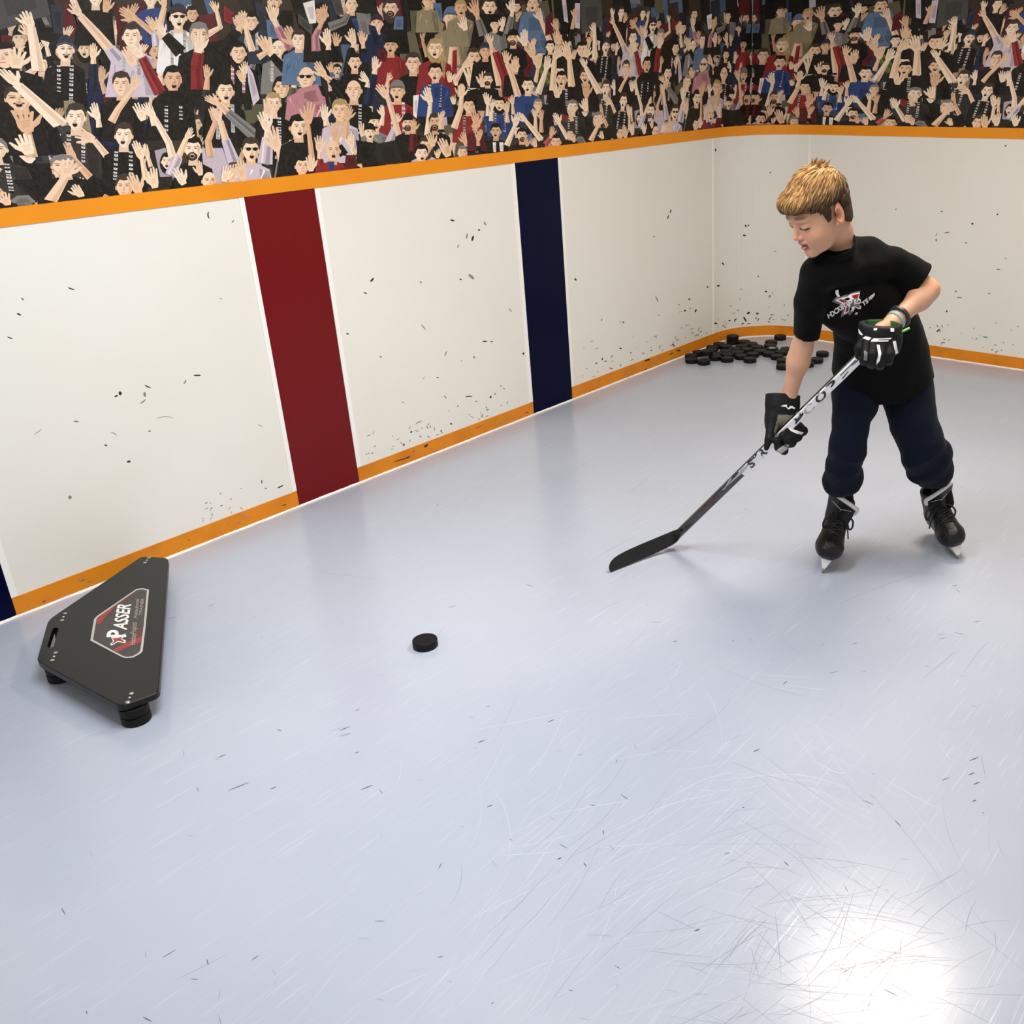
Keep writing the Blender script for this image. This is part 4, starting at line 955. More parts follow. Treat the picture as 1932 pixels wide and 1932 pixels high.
def blob(name, c, r, ax, m, parent, n=16):
    b_ = MB(); V = []; 
    for i in range(n + 1):
        for j in range(2 * n):
            a, t = math.pi * i / n, math.pi * j / n; V.append(np.asarray(c) + (np.array([math.sin(a) * math.cos(t), math.sin(a) * math.sin(t), math.cos(a)]) * r) @ ax)
    b_.add(V, [(i * 2 * n + j, (i + 1) * 2 * n + j, (i + 1) * 2 * n + (j + 1) % (2 * n), i * 2 * n + (j + 1) % (2 * n)) for i in range(n) for j in range(2 * n)])
    return b_.build(name, m, parent, smooth=True)
blob('tongue', fromh((.084, .003, -.0615)), (.013, .0115, .0042), HB, mat('tongue_pink', '#c07a74', .3, .5), body)
# hair: a solid cut shape, then locks combed forward over it
def hair_sdf(p, full=True):
    q = toh(p); x, y, z = q[:, 0], np.abs(q[:, 1]), q[:, 2]
    d = ellip(q, (-.010, 0, .034), (.094, .0835, .098))
    d = smin(d, ellip(q, (.066, 0, .070), (.040, .058, .030)), .02)
    d = smin(d, ellip(q, (-.050, 0, -.03), (.044, .054, .06)), .02)
    line = np.interp(x, [-.13, -.08, -.050, -.036, -.028, .004, .010, .022, .030, .040, .056, .075, .12], [-.085, -.075, -.055, -.02, .030, .028, -.012, -.014, .020, .038, .040, .046, .052])
    line = line + .004 * np.sin(q[:, 1] * 190)
    d = smax(d, (line - z) * .8, .006)
    d = smax(d, -ellip(np.stack([x, y, z], -1), (-.010, .088, -.004), (.023, .024, .033)), .004)
    return d + .0016 * vnoise(np.stack([x * .35, q[:, 1], z * .6], -1), 300) * full
def hair_col(V):
    q = toh(V); t = np.clip((q[:, 2] - .045) / .045, 0, 1)[:, None]; g = (.5 + .5 * vnoise(np.stack([q[:, 0] * .3, q[:, 1], q[:, 2] * .5], -1), 260))[:, None]
    a = np.array(srgb('#453423')); b_ = np.array(srgb('#b08350')); c = np.array(srgb('#8a6238'))
    return a * (1 - t) + (b_ * g + c * (1 - g)) * t
m_hair = mat('blond_brown_hair', '#9a7040', .6, .25, attr='Col')
lo = HO - .16; hi = HO + .16
hair = sdf_mesh('hair', hair_sdf, lo, hi, .0028, m_hair, body, hair_col, .03)
TH = bvh(hair); lk = MB(); rr = random.Random(11)
def lock(q0, dirq, L, r, lift=.004, curl=0.0):
    p = fromh(q0); d = unit(np.asarray(dirq, float) @ HB); P = []; n_ = None
    for i in range(5):
        h = TH.find_nearest(Vector(p)); n_ = np.array(h[1]); base = np.array(h[0])
        P.append(base + n_ * (.0006 + lift * (i / 4) ** 2)); d = unit(d - n_ * (d @ n_) + np.array([0, 0, -curl])); p = base + d * L / 4
    tq = toh(np.array([P[2]]))[0]; t = min(1, max(0, (tq[2] - .045) / .045)); g = rr.random()
    c = np.array(srgb('#423222')) * (1 - t) + (np.array(srgb('#cf9f64')) * g + np.array(srgb('#74502c')) * (1 - g)) * t
    lk.tube(P, [r * .7, r, r * .9, r * .55, r * .08], 5, flat=(n_, .55), col=tuple(c * rr.uniform(.8, 1.15)))
for k in range(1150):
    x = rr.uniform(-.1, .085); y = rr.uniform(-.085, .085); z = .034 + .1 * math.sqrt(max(0, 1 - (x / .115) ** 2 - (y / .09) ** 2))
    sd = 1 if y > 0 else -1
    lock((x, y, z), (1, .25 * sd * abs(y) / .08 - .12 + rr.uniform(-.25, .25), -.3 - abs(y) * 6), rr.uniform(.028, .058), rr.uniform(.0020, .0042), rr.uniform(.001, .0065))
for k in range(900):      # short sides and back
    a = rr.uniform(-2.9, 2.9); z = rr.uniform(-.05, .06)
    x, y = .104 * math.cos(a) - .012, .0835 * math.sin(a)
    if hair_sdf(fromh((x, y, z))[None], False)[0] > .004: continue
    lock((x, y, z), (.35, 0, -1), rr.uniform(.010, .02), rr.uniform(.0010, .0017), .001)
for k in range(26):       # crown tuft standing up
    x, y = rr.uniform(-.075, -.03), rr.uniform(-.01, .035); q = np.array((x, y, .125)); p = fromh(q); h = TH.find_nearest(Vector(p)); b0 = np.array(h[0]); nn = np.array(h[1])
    d = unit(nn * 1.0 - HX * rr.uniform(.3, 1.0) + HY * rr.uniform(-.2, .5)); L = rr.uniform(.008, .017)
    lk.tube([b0, b0 + nn * L * .4, b0 + nn * L * .5 + d * L * .5, b0 + nn * .4 * L + d * L], [.003, .0026, .0017, .0003], 5, col=tuple(np.array(srgb('#8d6238')) * rr.uniform(.7, 1.2)))
lk.build('hair_locks', m_hair, hair, smooth=True, col=True)

# t-shirt
sR = [at(1543, 515, 2.98), at(1529, 570, 3.01), at(1522, 636, 3.06)]
sL = [at(1686, 492, 3.08), at(1710, 511, 3.08), at(1737, 531, 3.075)]
NC = at(1577, 464, 2.99); NU = unit(ZV * .80 - FV * .50 - RV * .22)
def folds(p):
    a = np.stack([p @ RV * 1.0, p @ FV * .6, p[:, 2] * .28], -1)
    return .0034 * vnoise(a, 15) + .0018 * vnoise(a * np.array([1, 1, 1.6]), 34)
def shirt_sdf(p):
    d = loft_u(p, TOR, TU)
    d = smin(d, chain(p, [shR + ZV * .002, at(1588, 478, 3.04), at(1640, 478, 3.08), shL], [.042, .054, .048, .037], .012), .014)
    d = smin(d, cone(p, shR, shL, .046, .042), .02)
    d = smin(d, cone(p, NC - NU * .060, NC - NU * .050, .070, .055), .015)
    fl = folds(p)
    d = d + fl
    d = smax(d, (p - TOR[0][0] - hemN * -.006) @ hemN + .006 * np.sin((p @ RV) * 38), .006)
    e = chain(p, sR, [.050, .045, .0405], .015) + fl * .5; ax = unit(sR[2] - sR[1]); e = smax(e, (p - sR[2] + ax * .008) @ ax - .14 * ((p - sR[2]) @ RV), .004)
    d = smin(d, e, .012)
    e = chain(p, sL, [.040, .049, .058], .015) + fl * .5; ax = unit(sL[2] - sL[1]); e = smax(e, (p - sL[2] + ax * .004) @ ax, .004)
    e = smax(e, -(chain(p, [sL[1] + ax * .03, sL[2] + ax * .05], [.038, .050])), .003); d = smin(d, e, .012)
    d = smax(d, -chain(p, [sR[1] + unit(sR[2] - sR[1]) * .04, sR[2] + unit(sR[2] - sR[1]) * .05], [.034, .037]), .003)
    # neck opening and ribbed collar
    d = smax(d, -smax(cone(p, NC - NU * .03, NC + NU * .12, .052, .062), -((p - NC) @ NU) - .004, .003), .004)
    q = p - NC; hgt = q @ NU; rad = np.linalg.norm(q - hgt[:, None] * NU, axis=1); ring = np.sqrt((rad - .0555) ** 2 + (np.maximum(np.abs(hgt - .004) - .007, 0)) ** 2) - .0045
    return smin(d, ring, .006)
m_shirt = mat('black_cotton', '#060708', .9, .12, bump=(900, .12), sheen=.03)
shirt = sdf_mesh('t_shirt', shirt_sdf, (-1.70, 2.45, .58), (-1.0, 3.50, 1.26), .0048, m_shirt, boy, None, .045)

# sweatpants with gathered cuffs, socks
LR = secs_fix([sec((1590, 690), (1660, 690), 3.28, 3.30, .080), sec((1575, 752), (1651, 752), 3.22, 3.26, .075), sec((1574, 800), (1635, 800), 3.16, 3.18, .066), sec((1567, 848), (1632, 845), 3.12, 3.14, .062),
               sec((1562, 876), (1620, 874), 3.14, 3.16, .058), sec((1557, 905), (1623, 902), 3.18, 3.20, .062), sec((1563, 918), (1616, 916), 3.21, 3.22, .050), sec((1568, 924), (1611, 922), 3.225, 3.235, .040)])
LL = secs_fix([sec((1668, 690), (1752, 690), 3.30, 3.34, .085), sec((1667, 750), (1757, 742), 3.26, 3.30, .078), sec((1682, 800), (1763, 792), 3.22, 3.26, .072), sec((1702, 850), (1778, 838), 3.20, 3.23, .064),
               sec((1718, 880), (1790, 866), 3.23, 3.26, .060), sec((1737, 903), (1797, 887), 3.27, 3.29, .060), sec((1746, 910), (1796, 893), 3.28, 3.29, .050), sec((1751, 915), (1790, 902), 3.29, 3.30, .041)])
def pants_sdf(p):
    def leg(L, o):
        ax = unit(L[-1][0] - L[-4][0]); return smax(loft(p, L, .012), (p - L[-1][0] + ax * o) @ ax, .008)
    d = smin(leg(LR, .040), leg(LL, .026), .006)
    d = smin(d, smax(loft(p, [(at(1664, 700, 3.28), RV * .140, FV * .09), (at(1664, 680, 3.3), RV * .14, FV * .09)]), at(1660, 728, 3.2)[2] - p[:, 2], .02), .012)
    a = np.stack([p @ RV, p @ FV, p[:, 2] * 1.0], -1); low = np.clip((.56 - p[:, 2]) / .25, 0, 1)
    return d + .0038 * vnoise(a * np.array([1., 1., 1.0]) + (a[:, :1] * np.array([0, 0, .6])), 17) * (.5 + low) + .0013 * vnoise(a * np.array([1, 1, 1.8]) + a[:, :1] * np.array([0, 0, 1.2]), 42) * low
m_pant = mat('navy_fleece', '#0c1322', .92, .12, bump=(700, .15), sheen=.04)
pants = sdf_mesh('sweatpants', pants_sdf, (-1.68, 2.62, .17), (-1.0, 3.56, .80), .0052, m_pant, boy, None, .045)
m_sock = mat('dark_grey_knit', '#101113', .9, .12, bump=(600, .3))
for q in ([(1590, 912, 3.22, .034), (1591, 945, 3.265, .036), (1588, 975, 3.285, .034)], [(1770, 900, 3.29, .034), (1776, 924, 3.32, .035), (1782, 950, 3.34, .034)]):
    pts = [at(*t[:3]) for t in q]; b_ = MB(); b_.tube(pts[:1] + [pts[0] * .5 + pts[1] * .5] + pts[1:], [q[0][3], q[0][3], q[1][3], q[2][3]], 28); o = b_.build('sock', m_sock, boy, smooth=True)

# skates
m_boot = mat('black_skate_boot', '#0a0a0a', .42, .35, bump=(240, .12))
m_toe = mat('black_toe_cap', '#1b1b1b', .45, .4)
m_felt = mat('white_felt_lining', '#d9d6d4', .85, .2)
m_hold = mat('white_blade_holder', '#dfe0dd', .35, .45)
m_steel = mat('skate_steel', '#9a9c9e', .25, .5, metal=1)
m_lace = mat('black_waxed_lace', '#1a1a1b', .5, .4)
m_chrm = mat('chrome_trim', '#b7b9b0', .25, .5, metal=.8)
def skate(tip, az, lean, pitch, size=1.0, flip=1):
    "tip: where the front of the blade touches the floor; az: toe turned from the camera direction, lean: sideways tilt"
    X = -math.cos(az) * FV + math.sin(az) * RV; X = unit(X - ZV * pitch); S_ = np.cross(ZV, X); S_ = unit(S_)
    Z_ = unit(np.cross(X, S_)); Zl = Z_ * math.cos(lean) + RV * math.sin(lean); Zl = unit(Zl - X * (Zl @ X)); Y_ = np.cross(Zl, X)
    B = np.array([X, Y_, Zl]); O = tip - (np.array([.112, 0, 0]) * size) @ B
    L2 = lambda p: (p - O) @ B.T / size
    W_ = lambda q: O + (np.asarray(q, float) * size) @ B
    def boot(p):
        q = L2(p); s = q.copy(); s[:, 1] = np.abs(s[:, 1])
        d = smin(ellip(s, (.078, .016, .086), (.054, .032, .034)), ellip(q, (.080, 0, .090), (.056, .040, .040)), .012)
        Lf = [(np.array((.075, 0, .090)), np.array((0, .044, 0)), np.array((0, 0, .038))), (np.array((.01, 0, .100)), np.array((0, .040, 0)), np.array((0, 0, .046))), (np.array((-.055, 0, .105)), np.array((0, .037, 0)), np.array((0, 0, .052)))]
        d = smin(d, loft(q, Lf), .015)
        d = smin(d, ellip(q, (-.078, 0, .095), (.038, .034, .046)), .02)
        d = smin(d, cone(q, (.050, 0, .110), (-.022, 0, .166), .039, .041), .015)
        Lf = [(np.array((-.052, 0, .12)), np.array((0, .041, 0)), np.array((.052, 0, 0))), (np.array((-.046, 0, .17)), np.array((0, .045, 0)), np.array((.050, 0, 0))), (np.array((-.042, 0, .215)), np.array((0, .046, 0)), np.array((.050, 0, 0)))]
        d = smin(d, loft(q, Lf), .015)
        d = smax(d, .056 - q[:, 2], .006)
        d = smax(d, q[:, 2] - .222 - .12 * (-.05 - q[:, 0]), .006)
        d = smax(d, -cone(q, (-.042, 0, .20), (-.040, 0, .26), .036, .040), .004)
        # lace gap down the front, toe-cap seam
        d = d + .0030 * np.exp(-((q[:, 0] - .060 + .25 * (q[:, 2] - .1)) / .003) ** 2) * (q[:, 2] > .06)
        g = np.abs(q[:, 1]) - .016; return (d - .0020 * np.exp(-(g / .004) ** 2) * (q[:, 2] > .11) + .0012 * vnoise(q, 60)) * size
    lo, hi = O + np.array((-.22, -.22, -.02)), O + np.array((.22, .22, .30)); 
    o = sdf_mesh('skate', boot, lo, hi, .0036, m_boot, boy, None, .035)
    # tongue: a curved padded flap standing out in front of the shin, its felt lining showing along the top
    def flap(s, t, e): return W_((.030 + .010 * t + .024 * t * t - .022 * s * s + e, (.041 + .013 * t) * s, .168 + .094 * t - .010 * s * s - flip * .020 * s * t))
    b_ = MB(); n, m_ = 15, 9
    for e0, e1, mi in ((.003, -.003, 0),):
        V = [flap(-1 + 2 * i / (n - 1), j / (m_ - 1), e) for e in (.003, -.003) for j in range(m_) for i in range(n)]; K = n * m_
        F = [(j * n + i, j * n + i + 1, (j + 1) * n + i + 1, (j + 1) * n + i) for j in range(m_ - 1) for i in range(n - 1)]
        F2 = [tuple(K + v for v in f[::-1]) for f in F]; ed = [(i, K + i, K + i + 1, i + 1) for i in range(n - 1)] + [((m_ - 1) * n + i, (m_ - 1) * n + i + 1, K + (m_ - 1) * n + i + 1, K + (m_ - 1) * n + i) for i in range(n - 1)]
        ed += [(j * n, (j + 1) * n, K + (j + 1) * n, K + j * n) for j in range(m_ - 1)] + [(j * n + n - 1, K + j * n + n - 1, K + (j + 1) * n + n - 1, (j + 1) * n + n - 1) for j in range(m_ - 1)]
        b_.add(V, F + F2 + ed)
    b_.build('tongue', m_boot, o, smooth=True)
    b_ = MB(); rim = [flap(s, 1.03, -.002) for s in np.linspace(-1, 1, 15)]; sd = [flap(1.02 * flip, t, -.002) for t in np.linspace(.95, .62, 5)]
    rim = rim + sd if flip > 0 else sd[::-1] + rim
    b_.tube(rim, [.004] + [.0072] * (len(rim) - 2) + [.003], 10); tag(b_.build('tongue_lining', m_felt, o, smooth=True), 'white felt tongue lining')
    b_ = MB(); tr = [flap(s, .80 - .24 * (1 - abs(s)), .0035) for s in np.linspace(-.75, .75, 9)]; b_.tube(tr, .0013, 6, flat=(X, .5)); b_.tube([flap(0, .56, .0035), flap(0, .46, .0035)], .0011, 6); b_.build('tongue_trim', m_chrm, o, smooth=True)
    # laces criss-crossing over the instep, and a bow with hanging loops
    def ins(t, y): h = math.sqrt(.0425 ** 2 - y * y); return W_((.050 - .072 * t + .61 * h, y, .110 + .056 * t + .79 * h))
    b_ = MB()
    for k in range(7):
        t = k / 6 * .8; P = [ins(t + .03 * (1 if y > 0 else -1) * (1 if k % 2 else -1), y) for y in np.linspace(-.026, .026, 7)]; b_.tube(P, .0031, 6)
        P = [ins(t + .10 * y / .026, y) for y in np.linspace(-.026, .026, 7)]; b_.tube(P, .0028, 6)
    knot = ins(.80, 0) + X * .006
    for s in (-1, 1):
        a = knot; out = RV * s
        b_.tube(bez([a, a + out * .026 + ZV * .004 + X * .008, a + out * .050 - ZV * .020 + X * .008, a + out * .049 - ZV * .050, a + out * .038 - ZV * .055, a + out * .030 - ZV * .028, a + out * .006]), .0034, 6)
        b_.tube(bez([a, a + out * .022 - ZV * .012 + X * .014, a + out * .034 - ZV * .05 + X * .016, a + out * .038 - ZV * .086 + X * .012]), .0026, 6)
    b_.build('laces', m_lace, o, smooth=True)
    # holder and runner
    b_ = MB(); prof = [(.118, .058), (.060, .058), (.048, .030), (-.030, .030), (-.042, .058), (-.105, .058), (-.100, .020), (-.112, .012), (.112, .012), (.124, .026)]
    def hw_(z): return .0045 + .014 * max(0, (z - .02) / .038) ** 1.3
    n = len(prof); V = [W_((x, s * hw_(z), z)) for s in (-1, 1) for x, z in prof]; from mathutils.geometry import tessellate_polygon
    T = tessellate_polygon([[Vector((x, z, 0)) for x, z in prof]])
    F = [tuple(t) for t in T] + [tuple(n + i for i in t[::-1]) for t in T] + [(i, (i + 1) % n, n + (i + 1) % n, n + i) for i in range(n)]
    b_.add(V, F); b_.build('blade_holder', m_hold, o)
    b_ = MB(); prof = [(.118, .016), (.121, .010), (.112, .001), (.06, 0), (-.06, 0), (-.108, .002), (-.116, .016)]; n = len(prof)
    V = [W_((x, s * .0017, z)) for s in (-1, 1) for x, z in prof]; b_.add(V, [tuple(range(n)), tuple(range(n, 2 * n))[::-1]] + [(i, n + i, n + (i + 1) % n, (i + 1) % n) for i in range(n)])
    b_.build('blade', m_steel, o)
    return o
skR = skate(onz(1551, 1081), math.radians(-14), math.radians(13), 0, 1.0, 1)
skL = skate(onz(1808, 1055), math.radians(7), math.radians(-15), 0, .97, -1)

# gloves: modelled around the shaft, each with four fingers closed on it and a thumb
m_glove = mat('black_glove_nylon', '#121214', .6, .25, bump=(420, .15), attr='Col')
def project(V):
    d = V - np.array([0, 0, CH]); w = d @ CW; return np.stack([CX + CF * (d @ CR) / w, CY - CF * (d @ CU) / w], -1), w
def depth_of(P): return float((P - np.array([0, 0, CH])) @ CW)
def on_shaft(px):
    "point of the shaft's axis seen at column px"
    t = .5
    for _ in range(20):
        P = heel + (butt - heel) * t; t += (px - project(P[None])[0][0, 0]) / 420
    return heel + (butt - heel) * t
gR = on_shaft(1474); tR = depth_of(gR)
def D_(x, y, dv=0.0, t=None): return dep(x, y, (tR if t is None else t) - dv)
def lower_glove(p):
    px = 1 / (CF / tR)
    c0, c1 = D_(1477, 746), D_(1475, 786)
    d = loft(p, [(c0, CR * 33 * px, CW * .036), (D_(1476, 766), CR * 33 * px, CW * .036), (c1, CR * 29 * px, CW * .032)])
    ax = unit(c1 - c0); d = smax(d, -(p - D_(1477, 744)) @ ax, .004)
    d = smax(d, -loft(p, [(D_(1480, 732), CR * 27 * px, CW * .029), (D_(1481, 758), CR * 25 * px, CW * .026)]), .003)
    d = smin(d, ellip(p, D_(1456, 793, -.004), (14 * px, .030, 30 * px), np.array([CR, CW, CU])), .006)
    d = smin(d, ellip(p, D_(1476, 800, -.022), (20 * px, .020, 30 * px), np.array([CR, CW, CU])), .01)
    d = smin(d, chain(p, [D_(1456, 806, .008), D_(1451, 828, .016), D_(1446, 845, .014)], [.0185, .0135, .0085], .006), .005)
    nl = -ww; best = None
    for k, (fx, fy, r) in enumerate(((1470, 836, .0135), (1482, 827, .0150), (1493, 816, .0155), (1504, 805, .0145))):
        A = D_(fx - 12, fy - 16, -.034); B_ = D_(fx + 5, fy + 2, -.034); C_ = D_(fx + 11, fy + 8, -.008); E_ = D_(fx + 3, fy + 3, .020); G2 = D_(fx - 5, fy - 5, .024)
        if k == 0: C_ = D_(fx + 9, fy + 14, -.008); E_ = D_(fx - 1, fy + 8, .014)
        e = chain(p, [A, B_, C_, E_, G2], [r, r, r * 1.05, r, r * .85], .004); best = e if best is None else smin(best, e, .007)
    d = smin(d, best, .006)
    return d + .0007 * vnoise(p, 90)
def lower_col(V):
    q, w = project(V); c = np.tile(np.array(srgb('#0c0c0e')), (len(V), 1)); x, y = q[:, 0], q[:, 1]
    m_ = (np.abs((x - 1479) + .25 * (y - 800)) < 15) & (y > 783) & (y < 824) & (x > 1461) & (y < 778 + (1512 - x) * .94); c[m_] = np.array(srgb('#77725f'))
    return c
gloR = sdf_mesh('glove', lower_glove, gR - .13, gR + np.array((.13, .13, .15)), .0030, m_glove, boy, lower_col, .03); tag(gloR, 'glove on the lower hand, around the middle of the shaft')
gL = on_shaft(1648); tL = depth_of(gL)
def E2(x, y, dv=0.0): return dep(x, y, tL - dv)
def upper_glove(p):
    px = 1 / (CF / tL); c0, c1 = E2(1666, 596), E2(1656, 645)
    d = loft(p, [(c0, CR * 35 * px, CW * .046), (E2(1662, 622), CR * 41 * px, CW * .048), (c1, CR * 35 * px, CW * .042)])
    d = smin(d, loft(p, [(E2(1662, 628), CR * 41 * px, CW * .052), (E2(1660, 633), CR * 41 * px, CW * .050)]), .004)
    d = smax(d, (p - E2(1665, 609)) @ unit(ZV + RV * .05), .005)
    d = smax(d, -loft(p, [(E2(1667, 590), CR * 32 * px, CW * .040), (E2(1664, 618), CR * 30 * px, CW * .034)]), .004)
    d = smin(d, ellip(p, E2(1657, 655, .004), (37 * px, .036, 26 * px), np.array([CR, CW, CU])), .01)
    best = None
    for k, (fx, r, l) in enumerate(((1633, .0115, 682), (1648, .0125, 688), (1664, .0128, 690), (1680, .0122, 682))):
        e = chain(p, [E2(fx + 2, 648, .030), E2(fx, 668, .036), E2(fx - 3, l - 4, .024), E2(fx - 4, l, -.004), E2(fx - 4, l - 14, -.018)], [r, r * 1.06, r * 1.02, r, r * .85], .004); best = e if best is None else smin(best, e, .002)
    d = smin(d, best, .005)
    d = smin(d, chain(p, [E2(1630, 640, .004), E2(1621, 656, .004), E2(1620, 672, .0)], [.015, .0135, .0105], .005), .006)
    return d + .0006 * vnoise(p, 90)
def upper_col(V):
    q, w = project(V); c = np.tile(np.array(srgb('#0c0c0e')), (len(V), 1)); x, y = q[:, 0], q[:, 1]
    m_ = (w > tL - .01) & (y < 626) & (np.hypot((x - 1668) / 31, (y - 610) / 22) < 1); c[m_] = np.array(srgb('#1f4a1c'))
    return c
gloL = sdf_mesh('glove', upper_glove, gL - np.array((.12, .12, .10)), gL + np.array((.12, .12, .12)), .0030, m_glove, boy, upper_col, .03); tag(gloL, 'glove on the upper hand, at the top end of the stick')
m_gw = mat('white_glove_piping', '#e9e8e6', .5, .4); m_gg = mat('green_glove_tab', '#7fc46a', .5, .4)
TG = bvh(gloL)
def cp5(x, y): return (1600 + x / 14.86, 580 + y / 14.86)
def c5(*P): return [cp5(*p) for p in P]
decal('glove_piping', TG, [c5((720, 580), (820, 580), (815, 640), (720, 650)), c5((1180, 585), (1285, 590), (1285, 680), (1190, 680)), c5((300, 600), (335, 640), (430, 770), (380, 785), (310, 720)),
      c5((410, 860), (500, 805), (665, 850), (570, 935)), c5((640, 940), (720, 865), (960, 868), (1220, 850), (1195, 890), (860, 900), (850, 925), (1140, 920), (1120, 955), (660, 968)),
      c5((800, 1045), (890, 1050), (935, 1300), (890, 1500), (790, 1620), (790, 1500), (840, 1340), (800, 1100)), c5((1250, 950), (1330, 935), (1400, 1270), (1320, 1310))], m_gw, gloL, .0012)
decal('glove_piping', TG, [c5((460, 1210), (545, 1270), (530, 1500), (440, 1470))], mat('grey_glove_print', '#77777a', .5, .4), gloL, .0012)
a, c = E2(1701, 626, .02), E2(1716, 619, .02); b_ = MB(); b_.tube([a, c], .0036, 8, flat=(CW, 1)); tag(b_.build('glove_tab', m_gg, gloL, smooth=True), 'pale green pull tab')
TG2 = bvh(gloR)
def cp6(x, y): return (1430 + x / 15.45, 735 + y / 15.45)
def c6(*P): return [cp6(*p) for p in P]
decal('glove_piping', TG2, [c6((665, 490), (740, 450), (855, 440), (830, 475), (880, 540), (930, 480), (1000, 480), (1090, 540), (1050, 565), (980, 540), (880, 580), (810, 500)),
      c6((890, 1140), (955, 1080), (1060, 1170), (1330, 1245), (1260, 1310), (1130, 1290), (960, 1210))], m_gw, gloR, .0012)
decal('glove_piping', TG2, [c6((520, 1800), (600, 1720), (800, 1590), (910, 1600), (850, 1740), (700, 1850), (580, 1870))], mat('worn_palm_white', '#b9b6b0', .6, .3), gloR, .0012)
# wristbands on the upper arm's wrist
wax = unit(wrL - elL)
def ring(name, c, ax, r, w, th, m, parent):
    b_ = MB(); a = unit(np.cross(ax, ZV)); e = np.cross(ax, a); k = 32; V = []
    for j in range(k):
        t = 2 * math.pi * j / k; u = a * math.cos(t) + e * math.sin(t)
        for rr_, hh in ((r, -w), (r + th, -w * .8), (r + th, w * .8), (r, w)): V.append(c + u * rr_ + ax * hh)
    b_.add(V, [(j * 4 + i, j * 4 + (i + 1) % 4, ((j + 1) % k) * 4 + (i + 1) % 4, ((j + 1) % k) * 4 + i) for j in range(k) for i in range(4)]); return b_.build(name, m, parent, smooth=False)
ring('wristband', wrL - wax * .010, wax, .0265, .007, .004, mat('grey_blue_band', '#8fa0a0', .6, .3), boy)
ring('wristband', wrL - wax * .030, wax, .030, .006, .006, mat('dark_rubber_band', '#2a2b2e', .4, .4), boy)

# chest print
TT = bvh(shirt)
def cl(x, y): return (1545 + x / 16.1, 540 + y / 16.1)
def c2(*P): return [cl(*p) for p in P]
star = c2((400, 465), (500, 340), (640, 320), (820, 255), (900, 250), (1000, 190), (1255, 135), (1215, 330), (1270, 480), (1230, 560), (1290, 590), (1280, 690), (1190, 705), (1110, 650), (1050, 760), (930, 880), (880, 830), (760, 880), (665, 950), (700, 760), (790, 600), (600, 540))
decal('chest_print', TT, [star], mat('grey_outline_print', '#6e6e72', .7, .3), shirt, .0010, 2.2)
decal('chest_print', TT, [c2((480, 410), (560, 385), (700, 345), (850, 320), (960, 240), (1240, 185), (1200, 380), (1060, 400), (890, 420), (850, 520), (740, 540)), c2((860, 500), (930, 600), (910, 760), (745, 850), (800, 680)), c2((1000, 620), (1230, 575), (1275, 610), (1265, 680), (1200, 680), (1095, 620), (1040, 740), (970, 760)),
      c2((500, 120), (590, 100), (600, 220), (635, 320), (560, 330), (500, 220))], m_wht, shirt, .0015, 2.2)
decal('chest_print', TT, [c2((575, 405), (660, 385), (850, 440), (800, 520)), c2((990, 290), (1210, 235), (1180, 370), (1080, 385), (1020, 350)), c2((860, 560), (905, 620), (900, 745), (795, 790)), c2((1120, 600), (1210, 585), (1250, 640), (1180, 640))], mat('red_chest_print', '#a01c2a', .7, .3), shirt, .0020, 2.2)
decal('chest_print', TT, [c2((740, 400), (880, 340), (940, 380), (880, 430)), c2((930, 650), (990, 650), (980, 730), (940, 720))], m_shirt, shirt, .0021, 2.2)
text_polys('chest_lettering', m_wht, shirt, TT, 'H', cl(300, 962), cl(415, 880), cl(245, 830), .0026, bold=.03)
text_polys('chest_lettering', m_wht, shirt, TT, 'OCKEY', cl(385, 925), cl(850, 590), cl(330, 780), .0026, bold=.03)
text_polys('chest_lettering', m_wht, shirt, TT, 'P', cl(905, 610), cl(1040, 560), cl(870, 420), .0026, bold=.04)
text_polys('chest_lettering', m_wht, shirt, TT, 'RO', cl(1065, 545), cl(1275, 500), cl(1050, 410), .0026, bold=.04)
text_polys('chest_lettering', m_wht, shirt, TT, 'TS', cl(1330, 600), cl(1500, 470), cl(1285, 480), .0026, bold=.03)
decal('chest_print', TT, [c2((1500, 340), (1690, 205), (1690, 270), (1620, 370), (1520, 430)), c2((1080, 820), (1130, 785), (1185, 790), (1170, 850), (1090, 850)), c2((640, 590), (800, 550), (770, 640), (660, 660))], mat('dull_white_print', '#b9bbb2', .7, .3), shirt, .0014, 2.2)

# ---------------------------------------------------------------- wear: puck marks on the boards, scratches on the floor
m_mark = mat('black_rubber_smear', '#35322e', .7, .2)
m_mark2 = mat('grey_rubber_smear', '#8b8880', .7, .2)
WT = bvh(*[o for o in bpy.data.objects if o.type == 'MESH' and o.name.split('.')[0] in ('board_panel', 'wall_corner', 'kick_plate', 'line_panel')])
def smear(b_, x, y, L, ang, w, bend=0.0):
    "a lens-shaped smear centred at (x, y), length and width in photo pixels, following the board"
    a = math.radians(ang); dx, dy = math.cos(a), math.sin(a); n = 6; U = []; D = []
    for i in range(n + 1):
        t = i / n * 2 - 1; h = w / 2 * math.sqrt(max(0, 1 - t * t)) + .12; bx = x + dx * L / 2 * t - dy * bend * (1 - t * t); by = y + dy * L / 2 * t + dx * bend * (1 - t * t)
        U.append(cast(WT, bx - dy * h, by + dx * h, .0004)); D.append(cast(WT, bx + dy * h, by - dx * h, .0004))
    if any(q is None for q in U + D): return
    b_.add(U + D, [(i, i + 1, n + 2 + i, n + 1 + i) for i in range(n)])
